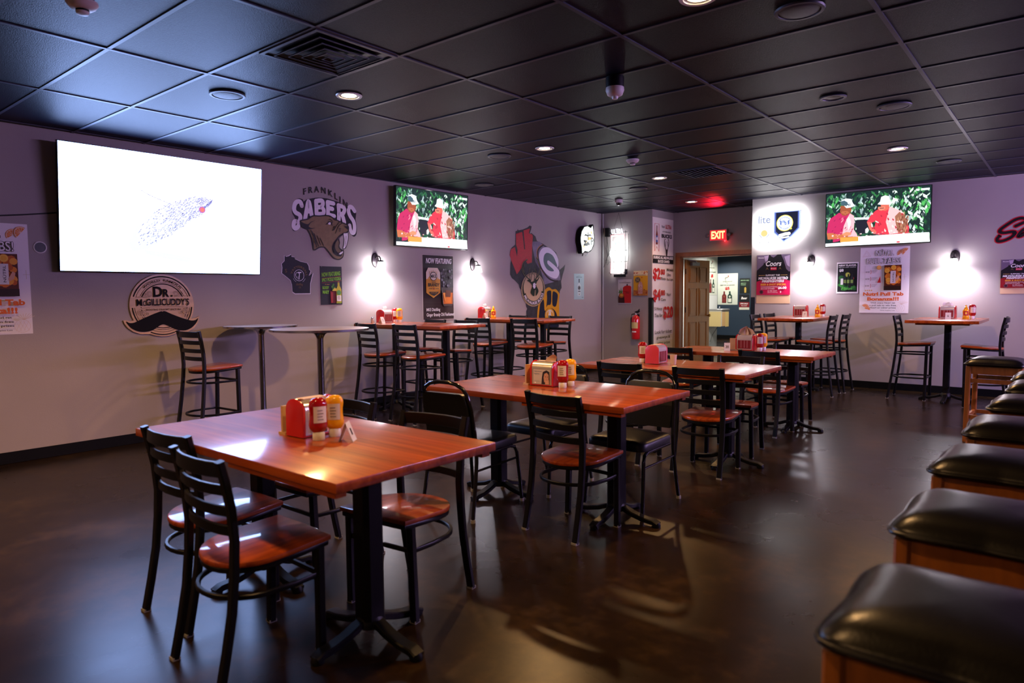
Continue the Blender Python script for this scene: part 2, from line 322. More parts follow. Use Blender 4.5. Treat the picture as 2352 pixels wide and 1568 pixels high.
# frames of the walls: u runs to the right as one looks at the wall
TH = math.atan(.017)
WL = lambda s_, off=0: (-1.30+s_*math.sin(TH)+off*math.cos(TH), s_*math.cos(TH)-off*math.sin(TH))
RL = PI/2-TH
YB, YR, YH, XC = 9.31, 9.32, 10.13, -.10
def on_left(s_, z, off=.001): x, y = WL(s_, off); return dict(loc=(x, y, z), rotz=RL)
def on_right(x, z, off=.001): return dict(loc=(x, YR-off, z), rotz=0)
def on_back(x, z, off=.001): return dict(loc=(x, YB-off, z), rotz=0)
def on_column(y, z, off=.001): return dict(loc=(XC+off, y, z), rotz=PI/2)
TR = json.loads('''{"cat_out":[[2.917,2.291],[2.962,2.305],[3.015,2.319],[3.055,2.346],[3.095,2.363],[3.174,2.367],[3.254,2.379],[3.315,2.379],[3.361,2.359],[3.417,2.337],[3.48,2.316],[3.543,2.299],[3.574,2.283],[3.586,2.257],[3.577,2.213],[3.534,2.188],[3.486,2.172],[3.443,2.143],[3.399,2.097],[3.362,2.055],[3.343,2.015],[3.339,1.972],[3.353,1.942],[3.389,1.917],[3.435,1.906],[3.469,1.911],[3.463,1.937],[3.471,1.969],[3.488,1.98],[3.501,1.97],[3.497,1.917],[3.479,1.885],[3.434,1.862],[3.387,1.867],[3.346,1.889],[3.301,1.935],[3.242,1.993],[3.202,2.002],[3.152,1.993],[3.084,1.962],[3.074,2.028],[3.052,2.111],[3.006,2.197],[2.959,2.211],[2.928,2.229],[2.918,2.262]],"cat_ear":[[2.918,2.279],[2.965,2.265],[3.013,2.26],[3.053,2.289],[3.108,2.31],[3.053,2.28],[3.032,2.253],[3.022,2.232],[3.061,2.217],[3.115,2.225],[3.05,2.204],[2.992,2.2],[2.944,2.214],[2.921,2.237]],"cat_mouth":[[3.523,2.183],[3.48,2.162],[3.448,2.134],[3.41,2.093],[3.372,2.047],[3.353,2.007],[3.356,1.964],[3.379,1.934],[3.42,1.914],[3.457,1.913],[3.49,1.978],[3.478,1.986],[3.449,2.003],[3.437,2.037],[3.446,2.073],[3.433,2.112],[3.464,2.144]],"cat_tongue":[[3.41,2.097],[3.433,2.09],[3.442,2.059],[3.431,2.024],[3.443,1.994],[3.471,1.969],[3.447,1.946],[3.421,1.94],[3.39,1.965],[3.374,2.008],[3.382,2.052]],"cat_wallhole":[[3.51,2.173],[3.463,2.135],[3.442,2.108],[3.453,2.073],[3.445,2.038],[3.457,2.003],[3.49,1.983],[3.497,2.04],[3.503,2.111]],"fang":[[3.502,2.181],[3.545,2.191],[3.572,2.195],[3.575,2.142],[3.563,2.079],[3.539,2.016],[3.517,1.997],[3.491,1.996],[3.505,2.041],[3.513,2.112]],"fang2":[[3.425,1.927],[3.458,1.955],[3.471,1.967],[3.468,1.946],[3.477,1.96],[3.49,1.974],[3.494,1.947],[3.478,1.934],[3.452,1.919]],"cat_eye":[[3.284,2.284],[3.303,2.303],[3.325,2.3],[3.32,2.276],[3.297,2.274]],"cat_eyeb":[[3.246,2.269],[3.293,2.308],[3.273,2.313],[3.313,2.315],[3.349,2.302],[3.341,2.275],[3.374,2.278],[3.332,2.266],[3.325,2.296],[3.303,2.3],[3.276,2.275]],"cat_nose":[[3.52,2.271],[3.579,2.275],[3.586,2.249],[3.573,2.23],[3.536,2.252]],"cat_lines":[[[3.059,2.179],[3.087,2.122],[3.105,2.063],[3.117,1.996]],[[3.088,2.156],[3.106,2.106],[3.129,2.048],[3.147,2.006]],[[3.127,2.133],[3.15,2.083],[3.173,2.024]],[[3.165,2.109],[3.194,2.06],[3.213,2.018]],[[3.448,2.318],[3.405,2.271],[3.367,2.216],[3.341,2.206]],[[3.501,2.313],[3.447,2.283],[3.414,2.237],[3.386,2.174]],[[3.373,2.26],[3.357,2.216]],[[3.435,2.238],[3.467,2.236]],[[3.435,2.221],[3.461,2.218]],[[3.439,2.204],[3.455,2.2]],[[3.304,2.342],[3.339,2.327],[3.349,2.302]],[[3.355,2.346],[3.407,2.332]],[[3.254,2.376],[3.305,2.376],[3.356,2.359]],[[3.04,2.195],[3.077,2.121],[3.098,2.029]]],"sabers":[[[2.942,2.467],[2.926,2.507],[2.89,2.512],[2.854,2.48],[2.84,2.421],[2.86,2.382],[2.907,2.361],[2.92,2.329],[2.904,2.277],[2.888,2.227],[2.849,2.199],[2.827,2.222],[2.838,2.273],[2.862,2.283]],[[2.981,2.317],[3.004,2.419],[3.034,2.526],[3.058,2.44],[3.07,2.366]],[[3.011,2.411],[3.057,2.411]],[[3.135,2.54],[3.137,2.464],[3.137,2.388]],[[3.135,2.54],[3.21,2.552],[3.229,2.524],[3.207,2.479],[3.142,2.469]],[[3.207,2.475],[3.236,2.448],[3.225,2.4],[3.14,2.387]],[[3.295,2.543],[3.298,2.462],[3.295,2.388]],[[3.295,2.543],[3.377,2.533]],[[3.298,2.475],[3.359,2.467]],[[3.295,2.393],[3.382,2.382]],[[3.446,2.518],[3.452,2.44],[3.447,2.344]],[[3.446,2.518],[3.517,2.503],[3.532,2.465],[3.504,2.419],[3.456,2.415]],[[3.493,2.418],[3.513,2.367],[3.527,2.315]],[[3.683,2.469],[3.646,2.51],[3.608,2.511],[3.592,2.461],[3.615,2.401],[3.662,2.343],[3.677,2.281],[3.669,2.21],[3.636,2.199],[3.611,2.241],[3.604,2.285]]],"sabers_back":[[2.815,2.287],[2.849,2.315],[2.813,2.378],[2.821,2.46],[2.856,2.521],[2.904,2.549],[2.96,2.54],[2.969,2.52],[3.023,2.55],[3.141,2.579],[3.261,2.587],[3.363,2.575],[3.476,2.552],[3.56,2.507],[3.598,2.534],[3.657,2.52],[3.704,2.471],[3.711,2.436],[3.701,2.364],[3.714,2.302],[3.711,2.194],[3.673,2.152],[3.625,2.176],[3.588,2.222],[3.585,2.275],[3.417,2.324],[3.315,2.377],[3.114,2.365],[2.967,2.307],[2.926,2.229],[2.867,2.175],[2.82,2.172],[2.808,2.213]],"wis_small":[[2.698,1.882],[2.716,1.869],[2.75,1.876],[2.783,1.896],[2.787,1.872],[2.824,1.868],[2.833,1.846],[2.903,1.819],[2.988,1.805],[3.009,1.771],[3.013,1.729],[3.034,1.713],[3.008,1.657],[3.043,1.675],[3.063,1.692],[3.047,1.645],[3.024,1.568],[3.018,1.451],[2.819,1.45],[2.787,1.471],[2.782,1.55],[2.768,1.6],[2.728,1.632],[2.66,1.681],[2.667,1.746],[2.661,1.787],[2.697,1.821]],"W_out":[[6.798,2.422],[6.839,2.43],[6.856,2.46],[6.872,2.44],[6.982,2.461],[7.101,2.501],[7.157,2.537],[7.209,2.525],[7.191,2.469],[7.155,2.404],[7.204,2.418],[7.309,2.368],[7.343,2.299],[7.505,2.258],[7.669,2.199],[7.781,2.17],[7.876,2.129],[7.929,2.04],[7.922,1.971],[7.951,1.938],[7.912,1.88],[7.979,1.835],[8.067,1.883],[8.136,1.932],[8.116,1.85],[8.066,1.756],[8.017,1.64],[8.03,1.525],[7.977,1.467],[7.967,1.375],[7.931,1.249],[7.936,1.145],[7.955,1.098],[7.941,0.937],[7.94,0.844],[7.057,0.881],[7.052,1.143],[7.078,1.181],[7.049,1.219],[7.04,1.306],[7.033,1.361],[6.995,1.426],[6.936,1.48],[6.886,1.523],[6.867,1.576],[6.763,1.645],[6.698,1.676],[6.655,1.733],[6.663,1.901],[6.686,1.975],[6.646,2.037],[6.663,2.111],[6.696,2.154],[6.787,2.211]],"W_red":[[6.81,2.381],[6.964,2.423],[6.983,2.328],[7.012,2.147],[7.037,2.138],[7.006,2.382],[6.998,2.446],[7.161,2.489],[7.135,2.406],[7.221,2.396],[7.238,2.353],[7.219,2.233],[7.208,1.938],[7.095,1.913],[7.044,1.966],[6.932,1.834],[6.822,1.736],[6.693,1.944],[6.654,2.037],[6.68,2.133],[6.778,2.169],[6.802,2.096],[6.834,2.023],[6.844,2.129],[6.808,2.212]],"W_G":[[7.394,2.021],[7.413,2.11],[7.486,2.18],[7.595,2.207],[7.706,2.19],[7.819,2.138],[7.894,2.073],[7.932,1.994],[7.935,1.903],[7.893,1.885],[7.846,1.992],[7.762,2.079],[7.631,2.113],[7.549,2.082],[7.517,2.003],[7.538,1.915],[7.611,1.839],[7.703,1.807],[7.797,1.809],[7.779,1.842],[7.63,1.929],[7.658,1.986],[7.95,1.823],[7.892,1.691],[7.74,1.7],[7.592,1.76],[7.465,1.869]],"W_Gin":[[7.631,2.113],[7.762,2.079],[7.846,1.992],[7.893,1.885],[7.658,1.986],[7.63,1.929],[7.779,1.842],[7.797,1.809],[7.703,1.807],[7.611,1.839],[7.538,1.915],[7.517,2.003],[7.549,2.082]],"W_Garc":[[7.504,2.247],[7.396,2.197],[7.342,2.129],[7.35,2.042],[7.393,1.911],[7.482,1.802],[7.628,1.693],[7.777,1.65],[7.901,1.645]],"bk_c":[[7.233,1.507]],"bk_rx":[[7.544,1.513]],"bk_top":[[7.258,1.765]],"bk_bot":[[7.218,1.216]],"deer":[[7.143,1.605],[7.066,1.642],[7.083,1.653],[7.144,1.654],[7.169,1.622],[7.231,1.633],[7.266,1.655],[7.337,1.667],[7.373,1.712],[7.373,1.679],[7.319,1.623],[7.301,1.595],[7.301,1.557],[7.353,1.491],[7.349,1.446],[7.29,1.391],[7.286,1.48],[7.264,1.485],[7.242,1.386],[7.159,1.436],[7.168,1.491],[7.195,1.556]],"deer_face":[[7.227,1.6],[7.266,1.606],[7.283,1.546],[7.256,1.502],[7.229,1.513],[7.209,1.545]],"antlers":[[[7.161,1.643],[7.058,1.696],[6.973,1.77],[6.949,1.845],[6.975,1.921],[7.07,1.978]],[[7.007,1.728],[6.974,1.835],[7.009,1.9]],[[7.144,1.67],[7.119,1.762],[7.146,1.839]],[[7.17,1.654],[7.179,1.72],[7.215,1.797]],[[7.266,1.655],[7.374,1.745],[7.411,1.867],[7.376,1.955],[7.305,2.018]],[[7.302,1.678],[7.329,1.766],[7.277,1.831]],[[7.249,1.655],[7.267,1.71],[7.232,1.754]]],"br_gold":[[7.543,1.468],[7.59,1.513],[7.673,1.533],[7.757,1.496],[7.852,1.502],[7.929,1.456],[7.967,1.41],[7.947,1.306],[7.905,0.846],[7.387,0.867],[7.369,1.236],[7.515,1.356]],"br_navy":[[[7.608,1.457],[7.701,1.479],[7.729,1.434],[7.714,1.252],[7.624,1.231],[7.587,1.198],[7.607,1.344]],[[7.766,1.445],[7.833,1.456],[7.909,1.41],[7.899,1.307],[7.85,1.204],[7.755,1.24]],[[7.414,1.246],[7.514,1.323],[7.54,1.143],[7.624,1.175],[7.755,1.172],[7.868,1.089],[7.906,0.938],[7.905,0.846],[7.419,0.866]]],"br_ball":[[7.679,1.06]],"br_ballr":[[7.801,1.045]],"mous":[[0.983,1.189],[1.012,1.175],[1.056,1.177],[1.114,1.203],[1.18,1.232],[1.248,1.26],[1.304,1.279],[1.319,1.278],[1.323,1.269],[1.329,1.28],[1.351,1.278],[1.41,1.249],[1.496,1.213],[1.567,1.188],[1.611,1.178],[1.648,1.183],[1.672,1.199],[1.652,1.156],[1.609,1.111],[1.553,1.084],[1.5,1.082],[1.439,1.098],[1.379,1.13],[1.324,1.15],[1.276,1.132],[1.229,1.101],[1.182,1.086],[1.129,1.084],[1.076,1.095],[1.029,1.123],[0.999,1.158]],"mous_board":[[0.958,1.2],[0.977,1.202],[1.017,1.192],[1.049,1.197],[1.605,1.198],[1.649,1.204],[1.689,1.221],[1.67,1.155],[1.626,1.097],[1.566,1.065],[1.495,1.064],[1.173,1.06],[1.108,1.063],[1.044,1.088],[0.994,1.129],[0.968,1.172]],"dr_c":[[1.319,1.34]],"dr_l":[[1.021,1.345]],"dr_t":[[1.332,1.644]],"dr_b":[[1.31,1.031]],"bub":[[8.766,2.613],[8.819,2.661],[8.853,2.657],[8.864,2.548],[8.892,2.445],[8.872,2.311],[8.799,2.208],[8.701,2.158],[8.576,2.166],[8.509,2.13],[8.472,2.15],[8.472,2.237],[8.435,2.332],[8.435,2.418],[8.473,2.528],[8.558,2.61],[8.654,2.632]],"bub_face":[[8.766,2.593],[8.819,2.639],[8.829,2.617],[8.843,2.541],[8.868,2.443],[8.852,2.315],[8.789,2.219],[8.691,2.17],[8.58,2.182],[8.496,2.135],[8.485,2.238],[8.454,2.333],[8.454,2.419],[8.486,2.518],[8.564,2.599],[8.658,2.621]],"bub_beard":[[8.663,2.35],[8.731,2.315],[8.711,2.281],[8.672,2.29],[8.643,2.267],[8.605,2.281],[8.58,2.296]],"bub_m1":[[8.539,2.446],[8.596,2.48],[8.657,2.464],[8.663,2.437],[8.615,2.45]],"bub_m2":[[8.669,2.443],[8.692,2.475],[8.75,2.483],[8.789,2.455],[8.721,2.457]],"bub_stem":[[8.658,2.507],[8.677,2.52],[8.682,2.378],[8.657,2.377]],"bub_y":[[[8.76,2.547],[8.799,2.527],[8.809,2.473],[8.77,2.504]],[[8.548,2.306],[8.567,2.23],[8.519,2.25]],[[8.673,2.432],[8.799,2.428],[8.789,2.406],[8.682,2.367]],[[8.625,2.364],[8.586,2.308],[8.653,2.349]]],"sa":[[[5.241,2.283],[5.189,2.337],[5.113,2.328],[5.026,2.271],[4.956,2.213],[4.944,2.178],[4.99,2.163],[5.08,2.173],[5.11,2.156],[5.07,2.103],[4.994,2.064],[4.929,2.056],[4.918,2.088],[4.94,2.123]],[[5.24,2.302],[5.191,2.283],[5.11,2.242]],[[5.243,2.217],[5.182,2.182],[5.14,2.114],[5.172,2.113],[5.239,2.163]],[[5.245,2.162],[5.241,2.116],[5.272,2.106]]],"g":{"shirt1":[[0.01,0.263],[0.022,0.436],[0.046,0.537],[0.134,0.638],[0.198,0.571],[0.243,0.616],[0.283,0.56],[0.29,0.441],[0.279,0.306],[0.252,0.223],[0.198,0.176],[0.133,0.095],[0.077,0.082],[0.073,0.257]],"shirt1lit":[[0.243,0.607],[0.283,0.56],[0.29,0.441],[0.284,0.305],[0.315,0.217],[0.324,0.165],[0.166,0.179],[0.184,0.384],[0.22,0.534]],"arm1":[[0.01,0.263],[0.073,0.257],[0.143,0.216],[0.216,0.26],[0.243,0.223],[0.225,0.174],[0.152,0.145],[0.021,0.139]],"head1":[[0.148,0.765],[0.189,0.759],[0.252,0.716],[0.259,0.665],[0.243,0.616],[0.207,0.569],[0.166,0.583],[0.143,0.646]],"cap1":[[0.148,0.782],[0.152,0.857],[0.198,0.896],[0.252,0.877],[0.27,0.798],[0.292,0.745],[0.252,0.72],[0.207,0.714],[0.184,0.76]],"cap1d":[[0.148,0.782],[0.152,0.849],[0.184,0.861],[0.216,0.823],[0.225,0.771],[0.184,0.76]],"shirt2":[[0.412,0.427],[0.447,0.54],[0.49,0.618],[0.541,0.669],[0.626,0.682],[0.693,0.624],[0.76,0.55],[0.786,0.401],[0.812,0.284],[0.804,0.179],[0.544,0.17],[0.474,0.202],[0.487,0.318],[0.499,0.434],[0.456,0.405]],"shirt2lit":[[0.626,0.682],[0.693,0.624],[0.76,0.55],[0.786,0.401],[0.763,0.191],[0.629,0.179],[0.594,0.406]],"arm2":[[0.412,0.427],[0.456,0.422],[0.474,0.319],[0.509,0.232],[0.483,0.193],[0.439,0.289]],"head2":[[0.541,0.727],[0.622,0.715],[0.618,0.634],[0.584,0.606],[0.554,0.626]],"hat2":[[0.511,0.739],[0.536,0.785],[0.545,0.866],[0.583,0.889],[0.621,0.862],[0.63,0.779],[0.647,0.736],[0.626,0.715],[0.541,0.727]],"hair":[[0.678,0.495],[0.719,0.572],[0.769,0.517],[0.786,0.352],[0.78,0.19],[0.713,0.188],[0.687,0.363]],"cart":[[0.284,0.509],[0.288,0.526],[0.434,0.511],[0.431,0.475],[0.297,0.482]],"cartd":[[0.293,0.474],[0.421,0.468],[0.413,0.225],[0.324,0.199]],"white":[[0.0,0.062],[0.152,0.067],[0.333,0.164],[0.845,0.175],[0.992,0.173],[1.0,0.008],[0.0,0.004]],"orange":[[0.152,0.163],[0.333,0.164],[0.334,0.079],[0.152,0.076]],"ball":[[0.4,0.293],[0.421,0.325],[0.435,0.273],[0.422,0.224],[0.4,0.226]]}}''')
def tr(key, o=(0, 0), i=None):
    d = TR[key] if i is None else TR[key][i]
    return [(a-o[0], b-o[1]) for a, b in d]

# ------------------------------------------------------------------ the room
H = 2.90
b = MB(); b.box((2.5, 7.2, -.05), (12.6, 24, .1), M_floor); struct(b.build('floor'))
b = MB(); b.box((2.5, 7.2, H+.055), (12.6, 24, .1), M_tile); ceil_o = struct(b.build('ceiling'))
b = MB()
for j in range(-3, 7): b.box((j*1.2192, 7.2, H+.002), (.024, 23.9, .008), M_grid)
for i in range(-8, 31): b.box((2.5, i*.6096, H+.0025), (12.5, .024, .007), M_grid)
g = b.build('ceiling_grid', ceil_o)
def plank(name, poly, z0, z1, mat):
    b = MB(); b.slab(poly, z0, z1, mat); return struct(b.build(name, smooth=0))
x0, y0 = WL(-4.7); x1, y1 = WL(9.45)
plank('wall_left', [(x0, y0), (x1, y1), (x1-.15, y1), (x0-.15, y0)], 0, H+.01, M_wall)
plank('wall_back', [(-1.2, YB), (XC, YB), (XC, YH), (-1.2, YH)], 0, H+.01, M_wall)
plank('wall_right', [(1.68, YR), (8.7, YR), (8.7, YR+.9), (1.68, YR+.9)], 0, H+.01, M_wall)
plank('wall_header', [(-1.2, YH), (1.69, YH), (1.69, YH+.13), (-1.2, YH+.13)], 2.13, H+.01, M_wall)
plank('wall_jamb_left', [(-1.2, YH), (.03, YH), (.03, YH+.13), (-1.2, YH+.13)], 0, 2.13, M_wall)
plank('wall_jamb_right', [(1.45, YH), (1.69, YH), (1.69, YH+.13), (1.45, YH+.13)], 0, 2.13, M_wall)
plank('wall_hall_left', [(-1.74, YH+.1), (-1.62, YH+.1), (-1.62, 15.82), (-1.74, 15.82)], 0, H+.01, M_wallwhite)
plank('wall_hall_left_stub', [(-1.74, YH+.0), (-1.15, YH+.0), (-1.15, YH+.13), (-1.74, YH+.13)], 0, H+.01, M_wallwhite)
plank('wall_hall_far', [(-3.7, 18.6), (2.2, 18.6), (2.2, 18.75), (-3.7, 18.75)], 0, H+.01, M_wallblue)
plank('wall_hall_right', [(1.69, YH+.09), (1.84, YH+.09), (1.84, 18.62), (1.69, 18.62)], 0, H+.01, M_wallwhite)
plank('wall_hall_side', [(-3.75, 15.6), (-3.6, 15.6), (-3.6, 18.62), (-3.75, 18.62)], 0, H+.01, M_wallblue)
plank('wall_hall_return', [(-3.75, 15.6), (-1.70, 15.6), (-1.70, 15.72), (-3.75, 15.72)], 0, H+.01, M_wallwhite)
plank('wall_near', [(-1.6, -4.6), (8.7, -4.6), (8.7, -4.45), (-1.6, -4.45)], 0, H+.01, M_wall)
plank('wall_bar', [(8.55, -4.6), (8.7, -4.6), (8.7, 9.4), (8.55, 9.4)], 0, H+.01, M_wall)
# baseboards and corner guards
b = MB(); xa, ya = WL(-4.4, .006); xb, yb = WL(9.30, .006)
b.bar([(xa, ya, .05), (xb, yb, .05)], .1, .012, M_base, side=(0, 0, 1)); struct(b.build('baseboard_left'))
b = MB(); b.box((-.62, YB-.006, .05), (1.04, .012, .1), M_base); struct(b.build('baseboard_back'))
b = MB(); b.box((5.1, YR-.006, .05), (6.84, .012, .1), M_base); struct(b.build('baseboard_right'))
b = MB(); b.box((-.75, 18.594, .06), (5.6, .012, .12), M_base); struct(b.build('baseboard_hall'))
def angle_guard(name, x, y, sx, z0, z1):
    b = MB(); b.box((x+sx*.03, y-.0035, (z0+z1)/2), (.066, .005, z1-z0), M_black); b.box((x-sx*.0035, y+.03, (z0+z1)/2), (.005, .066, z1-z0), M_black)
    return struct(b.build(name))
angle_guard('trim_1', 1.68, YR, 1, .1, 1.34)
angle_guard('trim_2', XC, YB, -1, .1, 1.34)
# doorway casing, door
b = MB()
b.box((.005, YH-.012, 1.045), (.085, .024, 2.09), M_casing); b.box((1.49, YH-.012, 1.045), (.085, .024, 2.09), M_casing)
b.box((.748, YH-.012, 2.125), (1.57, .024, .075), M_casing)
b.box((.04, YH+.065, 1.045), (.02, .13, 2.09), M_casing); b.box((1.44, YH+.065, 1.045), (.02, .13, 2.09), M_casing)
b.box((.74, YH+.065, 2.075), (1.42, .13, .02), M_casing); struct(b.build('trim_3'))
dr = struct(thing('door_1', '', '', (.075, YH+.15, 0), math.radians(81)))
del dr['label']; del dr['category']
b = MB(); DW, DH = .80, 2.03
b.box((DW/2, -.0, DH/2+.01), (DW, .032, DH), M_door)
for (px0, px1) in ((.11, .36), (.44, .69)):
    for (pz0, pz1) in ((1.62, 1.90), (.98, 1.50), (.22, .86)):
        for sgn in (-1, 1):
            b.bar([(px0, sgn*.017, pz0), (px1, sgn*.017, pz0), (px1, sgn*.017, pz1), (px0, sgn*.017, pz1)], .022, .012, M_door, side=(0, 1, 0), loop=True)
            b.box(((px0+px1)/2, sgn*.017, (pz0+pz1)/2), (px1-px0-.07, .012, pz1-pz0-.07), M_door)
b.build('door_leaf', dr)
b = MB()
for sgn in (-1, 1): b.lathe([(.012, .016), (.012, .04), (.028, .05), (.03, .065), (.018, .08)], M_brass, 14, c=(.74, 0, .98), axis=1) if sgn < 0 else b.lathe([(.012, -.016), (.012, -.04), (.028, -.05), (.03, -.065), (.018, -.08)], M_brass, 14, c=(.74, 0, .98), axis=1)
b.build('handle', dr)
b = MB(); b.box((.25, -.05, 1.96), (.24, .05, .06), M_grey); b.bar([(.3, -.06, 1.99), (.1, -.16, 2.0), (.02, -.06, 2.03)], .02, .012, M_grey); b.build('closer', dr)
for z in (.25, 1.1, 1.82):
    b = MB(); b.lathe([(.009, -.05), (.009, .05)], M_iron, 10, c=(-.004, -.016, z)); b.build('hinge', dr)

# ------------------------------------------------------------------ recessed lamps
def make_can(name, label, x, y, on=True, power=1.0, rad=.075, col=None):
    t = thing(name, label, 'ceiling light', (x, y, H), 0, 'recessed ceiling lights')
    b = MB(); b.lathe([(rad+.022, -.0015), (rad+.018, -.009), (rad, -.008), (rad-.004, .004), (rad-.012, .03)], M_plast if on else M_grid, 28); b.build('trim_ring', t)
    b = MB(); b.lathe([(rad-.008, .0005), (rad-.03, -.003), (.0, -.004)], E((1, .80, .52), 26 if on else 0) if on else M_iron, 24); b.build('lens', t)
    if on:
        l = bpy.data.lights.new('lamp', 'SPOT'); l.energy = CAN_W*power*PI; l.color = col or CAN_COL; l.spot_size = math.radians(136); l.spot_blend = .35; l.shadow_soft_size = .05
        lo = bpy.data.objects.new('lamp', l); C.objects.link(lo); lo.parent = t; lo.location = (0, 0, -.012)
    return t
for (x, y, on, pw, lb) in (
    (1.52, 1.53, True, 1, 'lit warm recessed ceiling light beside the square air diffuser'),
    (1.51, 3.97, True, 1, 'lit warm recessed ceiling light over the middle of the room, second of the left row'),
    (1.54, 6.40, True, 1, 'lit warm recessed ceiling light near the slatted return vent'),
    (.85, 8.85, True, .35, 'small lit recessed ceiling light in front of the exit doorway'),
    (4.25, 6.45, True, .8, 'lit recessed ceiling light in front of the right wall television'),
    (4.22, 1.63, True, 1, 'lit recessed ceiling light at the top edge of the view'),
    (4.25, 3.99, False, 0, 'unlit recessed ceiling light with dark opening and pale ring'),
    (1.52, -.92, True, 1, 'recessed ceiling light behind the view on the left'),
    (1.52, -3.36, True, .8, 'recessed ceiling light behind the view at far left'),
    (4.24, -.85, True, .5, 'recessed ceiling light behind the view above the stools'),
    (4.24, -3.29, True, .45, 'recessed ceiling light behind the view at far right')):
    make_can('recessed_light', lb, x, y, on, pw)
for (x, y, lb) in ((-.3, 12.4, 'first'), (-.4, 14.9, 'second'), (-2.3, 17.4, 'third')):
    t = make_can('hall_light', lb+' recessed light in the hall beyond the door', x, y, True, HALL_W/CAN_W, .09, (1, .93, .82)); t['group'] = 'hall lights'

# ------------------------------------------------------------------ other things on the ceiling
M_spk = P('speaker_grille', (.035, .036, .045), .45, bump=.5, bscale=500)
def make_speaker(x, y, lb, r=.105):
    t = thing('ceiling_speaker', lb, 'speaker', (x, y, H), 0, 'round ceiling speakers')
    b = MB(); b.lathe([(r+.022, -.001), (r+.018, -.010), (r+.002, -.011), (r, -.004)], M_grid, 32); b.build('rim', t)
    b = MB(); b.lathe([(r, -.005), (r*.8, -.012), (r*.4, -.016), (0, -.017)], M_spk, 32); b.build('grille', t)
sp0 = [(.87, .93, 'blue-lit round ceiling speaker in front of the big white television'), (.91, 3.96, 'round ceiling speaker above the left high tables'),
       (4.56, 2.13, 'large dark round ceiling speaker at the top right of the view'), (4.56, 4.57, 'round ceiling speaker to the right of the unlit lamp'),
       (4.56, 7.64, 'round ceiling speaker nearest the right wall television'), (.89, 7.02, 'round ceiling speaker near the dome camera'),
       (-.49, 5.28, 'flat pale ceiling speaker close to the left wall television')]
for q in sp0: make_speaker(*q)
def make_diffuser(x, y, lb, slats):
    t = thing('air_diffuser', lb, 'air vent', (x, y, H), 0)
    s = .285
    def fr(h, z0, z1, th, mat):
        b_.sweep([(-h, -h, (z0+z1)/2), (h, -h, (z0+z1)/2), (h, h, (z0+z1)/2), (-h, h, (z0+z1)/2)], [(-.004, -th), (.004, -th), (.004, th), (-.004, th)], mat, side=(0, 0, 1), loop=True)
    b_ = MB(); fr(s, -.002, -.006, .016, M_grid); b_.build('frame', t)
    b_ = MB(); b_.box((0, 0, .0008), (.56, .56, .0012), M_iron); b_.build('throat', t)
    if not slats:
        for k, h in enumerate((.232, .172, .118, .070, .030)):
            c_ = MB(); z = -.004-.0035*k; q = h-.042
            c_.shell([[(-h, -h, z-.010), (h, -h, z-.010), (h, h, z-.010), (-h, h, z-.010)], [(-q, -q, z+.003), (q, -q, z+.003), (q, q, z+.003), (-q, q, z+.003)]], M_iron, caps=False) if q > .0 else None
            c_.sweep([(-h, -h, z-.011), (h, -h, z-.011), (h, h, z-.011), (-h, h, z-.011)], [(-.003, -.003), (.003, -.003), (.003, .003), (-.003, .003)], M_grid, side=(0, 0, 1), loop=True)
            c_.build('louver', t, smooth=0)
    else:
        for k in range(9):
            c_ = MB(); c_.box((-.22+.055*k, 0, -.006), (.034, .54, .003), M_grid, Matrix.Rotation(.6, 3, 'Y')); c_.build('louver', t)
make_diffuser(2.134, .914, 'square black four-way air diffuser in the ceiling beside a lit lamp', False)
make_diffuser(2.13, 6.40, 'black slatted return air vent in the ceiling by the red glow', True)
M_det = P('detector_plastic', (.55, .50, .49), .45)
def detector(x, y, lb, kind):
    t = thing('smoke_detector', lb, 'smoke detector', (x, y, H), 0, 'ceiling detectors')
    dz = 0
    if kind == 'horn':
        b = MB(); b.lathe([(.062, 0), (.064, -.012), (.062, -.075)], M_iron, 24); b.build('back_box', t); dz = -.07
        b = MB(); b.lathe([(.062, dz), (.064, dz-.02), (.052, dz-.05), (.034, dz-.06)], M_det, 24); b.build('base', t)
        b = MB(); b.lathe([(.022, dz-.055), (.022, dz-.07), (.018, dz-.078)], P('strobe_lens', (.7, .72, .75), .1), 16); b.build('strobe', t)
    else:
        b = MB(); b.lathe([(.055, 0), (.056, -.022)], M_iron, 24); b.build('back_box', t)
        b = MB(); b.lathe([(.070, -.018), (.072, -.028), (.060, -.045), (.044, -.056)], M_det, 28); b.build('base', t)
        b = MB(); b.lathe([(.030, -.054), (.030, -.066)], M_iron, 20); b.lathe([(.031, -.066), (.026, -.078), (.010, -.082)], M_det, 20); b.build('chamber', t)
detector(1.88, -.36, 'white smoke detector cut by the top left edge of the ceiling', 'smoke')
detector(3.24, 2.46, 'white horn strobe on a black box hanging from the middle of the ceiling', 'horn')
detector(1.93, 5.02, 'small white smoke detector between the warm lamps', 'smoke')
t = thing('dome_camera', 'white dome security camera on the ceiling above the hanging neon sign', 'security camera', (.10, 7.82, H))
b = MB(); b.lathe([(.062, 0), (.064, -.03), (.058, -.05)], M_det, 24); b.build('base', t)
b = MB(); b.lathe([(.045, -.048), (.042, -.07), (.028, -.09), (0, -.097)], P('dome_black', (.01, .01, .012), .05), 20); b.build('dome', t)

